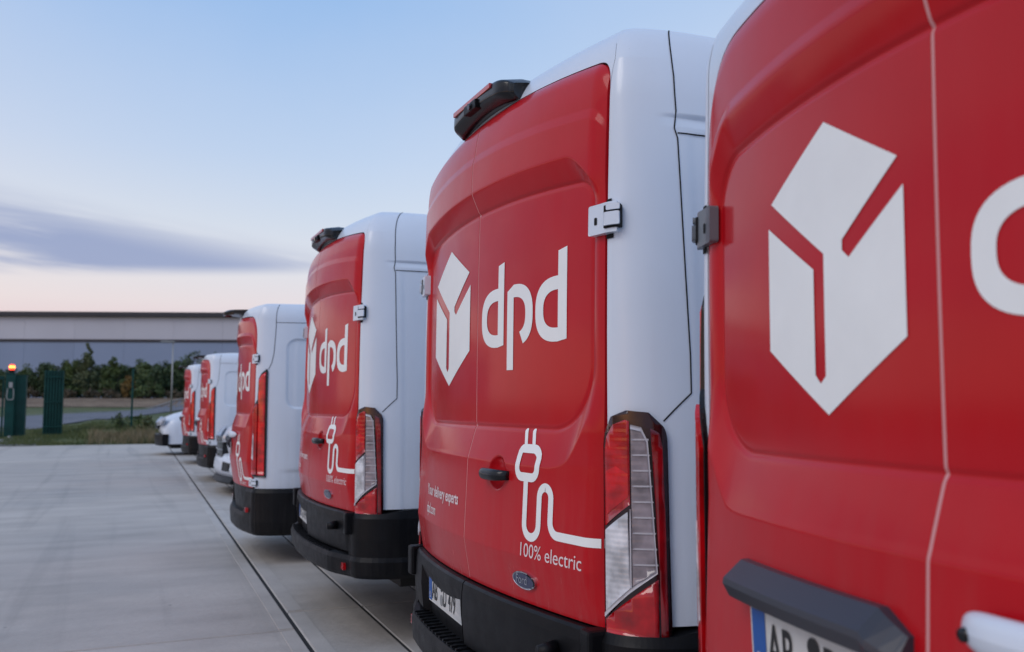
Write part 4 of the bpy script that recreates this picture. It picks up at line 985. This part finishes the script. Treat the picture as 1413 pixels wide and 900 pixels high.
# ------------------------------------------------------------------ shrubs and hedge
def shrub(name, x, y, rad, h, mats, label, cat, group=None, leaves=2600, size=.16, spire=0., stems=5, zbase=None, yr=1.):
    z0 = float(hgt(np.array(x), np.array(y))) if zbase is None else zbase
    root = empty(name, (x, y, z0)); tag(root, label, cat, group)
    nc = max(10, int(leaves/70)); C = []
    for _ in range(nc):
        a = random.uniform(0, 2*PI); rr_ = rad*math.sqrt(random.random())*.92; u = random.random()**.8
        prof_ = (1-.55*u**2.2); top = h*(.72+.28*math.sin(a*2.3+x)*.5+random.uniform(0, .28)); C.append((rr_*prof_*math.cos(a), rr_*prof_*math.sin(a)*yr, .12*h+u*top*.82, rad*random.uniform(.16, .34)))
    if spire:
        for k in range(8): C.append((random.gauss(0, .12*rad), random.gauss(0, .12*rad), h*(.75+.06*k*spire), rad*.18*(1-k*.08)))
    C = np.array(C); idx = rng.integers(0, len(C), leaves); d = rng.normal(0, 1, (leaves, 3)); d /= np.linalg.norm(d, axis=1)[:, None]; d *= (rng.random(leaves)**.45)[:, None]
    P = C[idx, :3]+d*C[idx, 3:4]*np.array([1, 1, 1.15]); P[:, 2] = np.maximum(P[:, 2], .05)
    n1 = rng.normal(0, 1, (leaves, 3)); n1 /= np.linalg.norm(n1, axis=1)[:, None]; n2 = rng.normal(0, 1, (leaves, 3)); n2 -= (n2*n1).sum(1)[:, None]*n1; n2 /= np.linalg.norm(n2, axis=1)[:, None]
    s_ = (size*rng.uniform(.5, 1.1, leaves))[:, None]
    V = np.stack([P-n1*s_, P+n2*s_*.45, P+n1*s_, P-n2*s_*.45], 1).reshape(-1, 3)
    raw_mesh('foliage', V, np.arange(4*leaves).reshape(-1, 4), mats, root)
    m = MB()
    for k in range(stems):
        a = random.uniform(0, 2*PI); e = (rad*.5*math.cos(a), rad*.5*math.sin(a)*yr, h*random.uniform(.5, .8)); m.cyl((e[0]*.15, e[1]*.15, -.05), (e[0]*.6, e[1]*.6, e[2]*.55), .05*h/3, .03*h/3, 6); m.cyl((e[0]*.6, e[1]*.6, e[2]*.55), e, .03*h/3, .01*h/3, 5)
    m.build('stem', 'bark', root)
HG = 'shrubs of the hedge in front of the warehouse'
hs = [(-60, 505, 1.7, 'leaf_dark'), (-25, 503, 1.8, 'leaf_mid'), (8, 514, 1.5, 'leaf_dark'), (38, 505, 1.4, 'leaf_mid'), (64, 500, 1.35, 'leaf_dark'), (84, 508, 1.3, 'leaf_mid'), (102, 494, 1.3, 'leaf_mid'), (122, 488, 1.3, 'leaf_pale'), (143, 500, 1.4, 'leaf_dark'),
      (160, 496, 1.3, 'leaf_mid'), (184, 497, 1.4, 'leaf_dark'), (205, 500, 1.5, 'leaf_mid'), (224, 493, 1.6, 'leaf_dark'), (246, 494, 1.7, 'leaf_mid'), (268, 491, 1.7, 'leaf_dark'), (292, 490, 1.8, 'leaf_mid'), (318, 494, 1.8, 'leaf_dark'), (345, 496, 1.9, 'leaf_mid')]
words = ['far left and cut by the frame', 'left of the gate beacon', 'low and behind the gate beacon', 'rounded, between gate post and green pillar', 'pointed, just left of the green pillar top', 'low, just right of the green pillar', 'broad, left of the tall spire', 'with a tall pale spire reaching up the warehouse wall',
         'dark, right of the tall spire', 'with a pointed tip, left of the thin fence post', 'dark, behind the thin fence post', 'olive, between the fence post and pale lamp post', 'dark and bushy, left of the pale lamp post', 'behind the pale lamp post', 'dark, above the farthest red van', 'green, behind the second farthest van roof', 'dark, hidden behind the low red van', 'green, rightmost behind the low red van']
for (px, ty, rd, mt), wd_ in zip(hs, words):
    D = 91.5+random.uniform(-1, 1); L = (px-706.5)/1257*D; x, y = xy(D, L); zb_ = float(hgt(np.array(x), np.array(y))); ztop_ = EYE+(557-ty)*D/1257
    shrub('hedge_shrub', x, y, rd*1.15, (ztop_-zb_)*random.uniform(.92, 1.06), mt, 'hedge shrub '+wd_, 'shrub', HG, 3600, .17, .9 if 'spire' in wd_ and mt == 'leaf_pale' else (.25 if random.random() < .5 else 0))
for k in range(15):
    px = -40+k*26; D = 95; L = (px-706.5)/1257*D; x, y = xy(D, L)
    shrub('hedge_shrub', x, y, 2.0, 3.0+random.uniform(-.3, .3), 'leaf_dark', 'dark back-row hedge shrub behind the one '+words[min(17, max(0, round((px+60)/22)))] if False else 'dark shrub in the back row of the hedge before the warehouse', 'shrub', 'dark shrubs in the back row of the hedge', 2200, .24)
for px, by, hh, rd, mt, lb in ((178, 548, 2.6, .75, 'leaf_autumn', 'orange-brown autumn bush in front of the hedge beside the thin fence post'), (206, 548, 2.6, 1.5, 'leaf_mid', 'bright olive rounded bush low in the hedge right of the fence post')):
    D = 88.5; L = (px-706.5)/1257*D; x, y = xy(D, L); shrub('bush', x, y, rd, hh, mt, lb, 'bush', None, 2000, .16)
for k in range(22):
    D = 88.6; L = -58+k*1.9+random.uniform(-.4, .4); x, y = xy(D, L)
    shrub('undergrowth', x, y, 1.1, .9, 'leaf_brown', 'brown dry undergrowth at the foot of the hedge', 'undergrowth', 'brown undergrowth along the hedge foot', 420, .16, 0, 2)
def near_px(px, Yw): return math.tan(math.atan((px-706.5)/1257)+VIEW_AZ)*Yw
for px, Yw, hh, rd, mt, lb in ((168, 37.2, .75, .42, 'leaf_mid', 'young leafy sapling on the verge left of the thin fence post'), (197, 37.2, .55, .45, 'leaf_mid', 'low leafy plant on the verge right of the thin fence post'), (213, 36.6, .5, .4, 'leaf_pale', 'pale weed clump on the verge nearest the white nose')):
    shrub('verge_plant', near_px(px, Yw), Yw, rd, hh, mt, lb, 'plant', None, 260, .08, 0, 4)

# ------------------------------------------------------------------ gate, pillar, fence
def gate_post(px, Yw, w, dpt, h, label, cat='gate post'):
    x = near_px(px, Yw); r = empty('gate_post', (x, Yw, 0)); tag(r, label, cat)
    m = MB(); m.box(-w/2, w/2, -dpt/2, dpt/2, -.1, h, .015); m.build('post', 'gate_green', r)
    m = MB(); m.box(-w/2-.015, w/2+.015, -dpt/2-.015, dpt/2+.015, h, h+.03, .006); m.build('post_cap', 'gate_green', r); return r, x
gp, gx = gate_post(16, 37.0, .30, .25, 2.42, 'thick green steel gate post under the lit red beacon')
bz = empty('beacon_lamp', (gx+.02, 37.0, 2.45)); tag(bz, 'lit orange-red warning beacon on top of the green gate post', 'beacon')
m = MB(); m.lathe([(0.001, 0), (.10, 0), (.10, .10), (.085, .11), (0.001, .11)], (0, 0, 0), 'Z', 18); m.build('beacon_base', 'black_plastic', bz, False)
m = MB(); m.lathe([(.088, .11), (.09, .25), (.075, .30), (.001, .32)], (0, 0, 0), 'Z', 18); m.build('beacon_dome', 'beacon_red', bz, True)
m = MB(); m.lathe([(.06, .17), (.094, .19), (.094, .25), (.06, .27)], (0, 0, 0), 'Z', 18); m.build('beacon_light', 'beacon_core', bz, True)
gate_post(31, 37.4, .34, .5, 2.36, 'second green gate post standing right of the beacon post')
m = MB(); k_ = empty('gate_lock', (gx+.02, 36.84, 0)); tag(k_, 'metal lock bracket with looped handle on the beacon post', 'lock')
m.box(-.06, .06, -.03, .02, 1.92, 2.12, .01); m.build('lock_case', 'galvanised', k_)
m = MB(); pts = [(-.09, 1.90), (-.11, 1.6), (-.08, 1.5), (.08, 1.5), (.11, 1.6), (.09, 1.90)]
for p, q in zip(pts, pts[1:]): m.cyl((p[0], -.05, p[1]), (q[0], -.05, q[1]), .016, n=8)
m.build('lock_handle', 'galvanised', k_)
m = MB(); wf = empty('guide_wheel', (gx+.05, 36.8, 0)); tag(wf, 'small grey guide roller at the foot of the beacon post', 'roller'); m.lathe([(.001, -.05), (.10, -.05), (.11, 0), (.10, .05), (.001, .05)], (0, 0, .12), 'Y', 16); m.build('roller', 'galvanised', wf, True); m = MB(); m.box(-.13, .13, -.08, .08, 0, .05); m.build('roller_base', 'galvanised', wf)
gate = empty('sliding_gate', (gx-.2, 37.05, 0)); tag(gate, 'green barred sliding gate at the left edge beside the beacon post', 'gate')
m = MB(); m.box(-7., 0, -.05, .05, .10, .24, .01); m.box(-7., 0, -.04, .04, 2.22, 2.34, .01); m.box(-.06, .0, -.04, .04, .24, 2.22); m.box(-3.5, -3.42, -.04, .04, .24, 2.22); m.build('gate_frame', 'gate_green', gate)
for k in range(58):
    if abs(-.18-.118*k+3.46) < .06: continue
    m = MB(); m.box(-.193-.118*k, -.167-.118*k, -.013, .013, .24, 2.22); bmd = m.build('gate_bar', 'gate_green', gate)
pl_x = near_px(76, 37.0); pil = empty('green_pillar', (pl_x, 37.0, 0)); tag(pil, 'dark green pillar of upright steel bars between the gate posts and the hedge view', 'pillar')
m = MB(); m.box(-.32, .32, -.04, .05, .1, 2.55, .01); m.build('back_plate', 'gate_green', pil)
for k in range(7):
    m = MB(); m.box(-.31+.095*k, -.26+.095*k, -.13, -.035, .05, 2.56, .006); m.build('upright_bar', 'gate_green', pil)
for z in (.5, 1.4, 2.3):
    m = MB(); m.box(-.30, .30, -.155, -.125, z, z+.05, .005); m.build('cross_bar', 'gate_green', pil)
fence = empty('mesh_fence', (pl_x+.3, 37.0, 0)); tag(fence, 'thin green wire mesh fence running right from the green pillar', 'fence')
fx0 = pl_x+.3; post_x = near_px(184, 37.0); sp_ = post_x-fx0
wires = None
for k in range(9):
    x = (k+1)*sp_-.0 if k < 12 else 0
    zb_ = float(hgt(np.array(fx0+x), np.array(37.0))); m = MB(); m.box(x-.035, x+.035, -.035, .035, zb_-.1, zb_+2.25, .006); m.build('fence_post', 'gate_green', fence)
    xs0 = k*sp_+.04; mw = MB()
    for i in range(int((sp_-.08)/.10)+1): xx = xs0+i*.10; mw.box(xx-.0018, xx+.0018, -.0018, .0018, .35, 2.45)
    for z in np.arange(.45, 2.45, .2): mw.box(xs0, xs0+sp_-.08, -.006, -.002, z, z+.004)
    o = mw.build('wire_panel', 'gate_green', fence); o['kind'] = 'stuff'
# pale lamp post
Yl = 62.; lx = near_px(238, Yl); lz = float(hgt(np.array(lx), np.array(Yl))); lp_ = empty('lamp_post', (lx, Yl, lz)); tag(lp_, 'slim pale grey lamp post by the road, left of the farthest red van', 'lamp post')
m = MB(); m.cyl((0, 0, -.1), (0, 0, 4.9), .055, .04, 12); m.build('pole', 'galvanised', lp_, True)
m = MB(); m.box(-.75, .1, -.10, .10, 4.86, 4.96, .03); m.build('lantern', 'galvanised', lp_)

# ------------------------------------------------------------------ warehouse
wh = empty('warehouse', (*xy(115, 0), 0), -VIEW_AZ+R(3.3) - 0); tag(wh, 'long low warehouse with pale upper and blue-grey lower cladding and a dark roof edge', 'warehouse')
zg = 1.8
m = MB(); m.box(-120, 150, .25, 70, zg-1.5, 12.0); m.build('wall', 'cladding_blue', wh)
k = 0; pw = 6.0; x = -120
me_u = None; me_l = None
while x < 150:
    if me_u is None:
        m = MB(); m.box(.006, pw-.006, 0, .25, 9.25, 12.05, .02); ou = m.build('cladding_panel', 'cladding_cream', wh); me_u = ou.data
        m = MB(); m.box(.006, pw-.006, .04, .25, zg-.6, 8.95, .02); ol_ = m.build('cladding_panel', 'cladding_blue', wh); me_l = ol_.data
    else:
        ou = link('cladding_panel', me_u, None, wh); ol_ = link('cladding_panel', me_l, None, wh)
    ou.location = (x, 0, 0); ol_.location = (x, 0, 0); x += pw
m = MB(); m.box(-120.2, 150.2, -.08, .22, 8.95, 9.25, .0); m.build('dark_rail', 'roof_edge_dark', wh)
m = MB(); m.box(-121, 151, -.5, .6, 12.05, 12.62, .03); m.build('gutter', 'roof_edge_dark', wh)
m = MB(); m.v = [(-121, -.3, 12.63), (151, -.3, 12.63), (151, 35, 14.4), (-121, 35, 14.4), (151, 70, 12.63), (-121, 70, 12.63)]; m.f = [[0, 1, 2, 3], [3, 2, 4, 5], [0, 3, 5], [1, 4, 2]]; m.build('roof', 'roof_grey', wh)
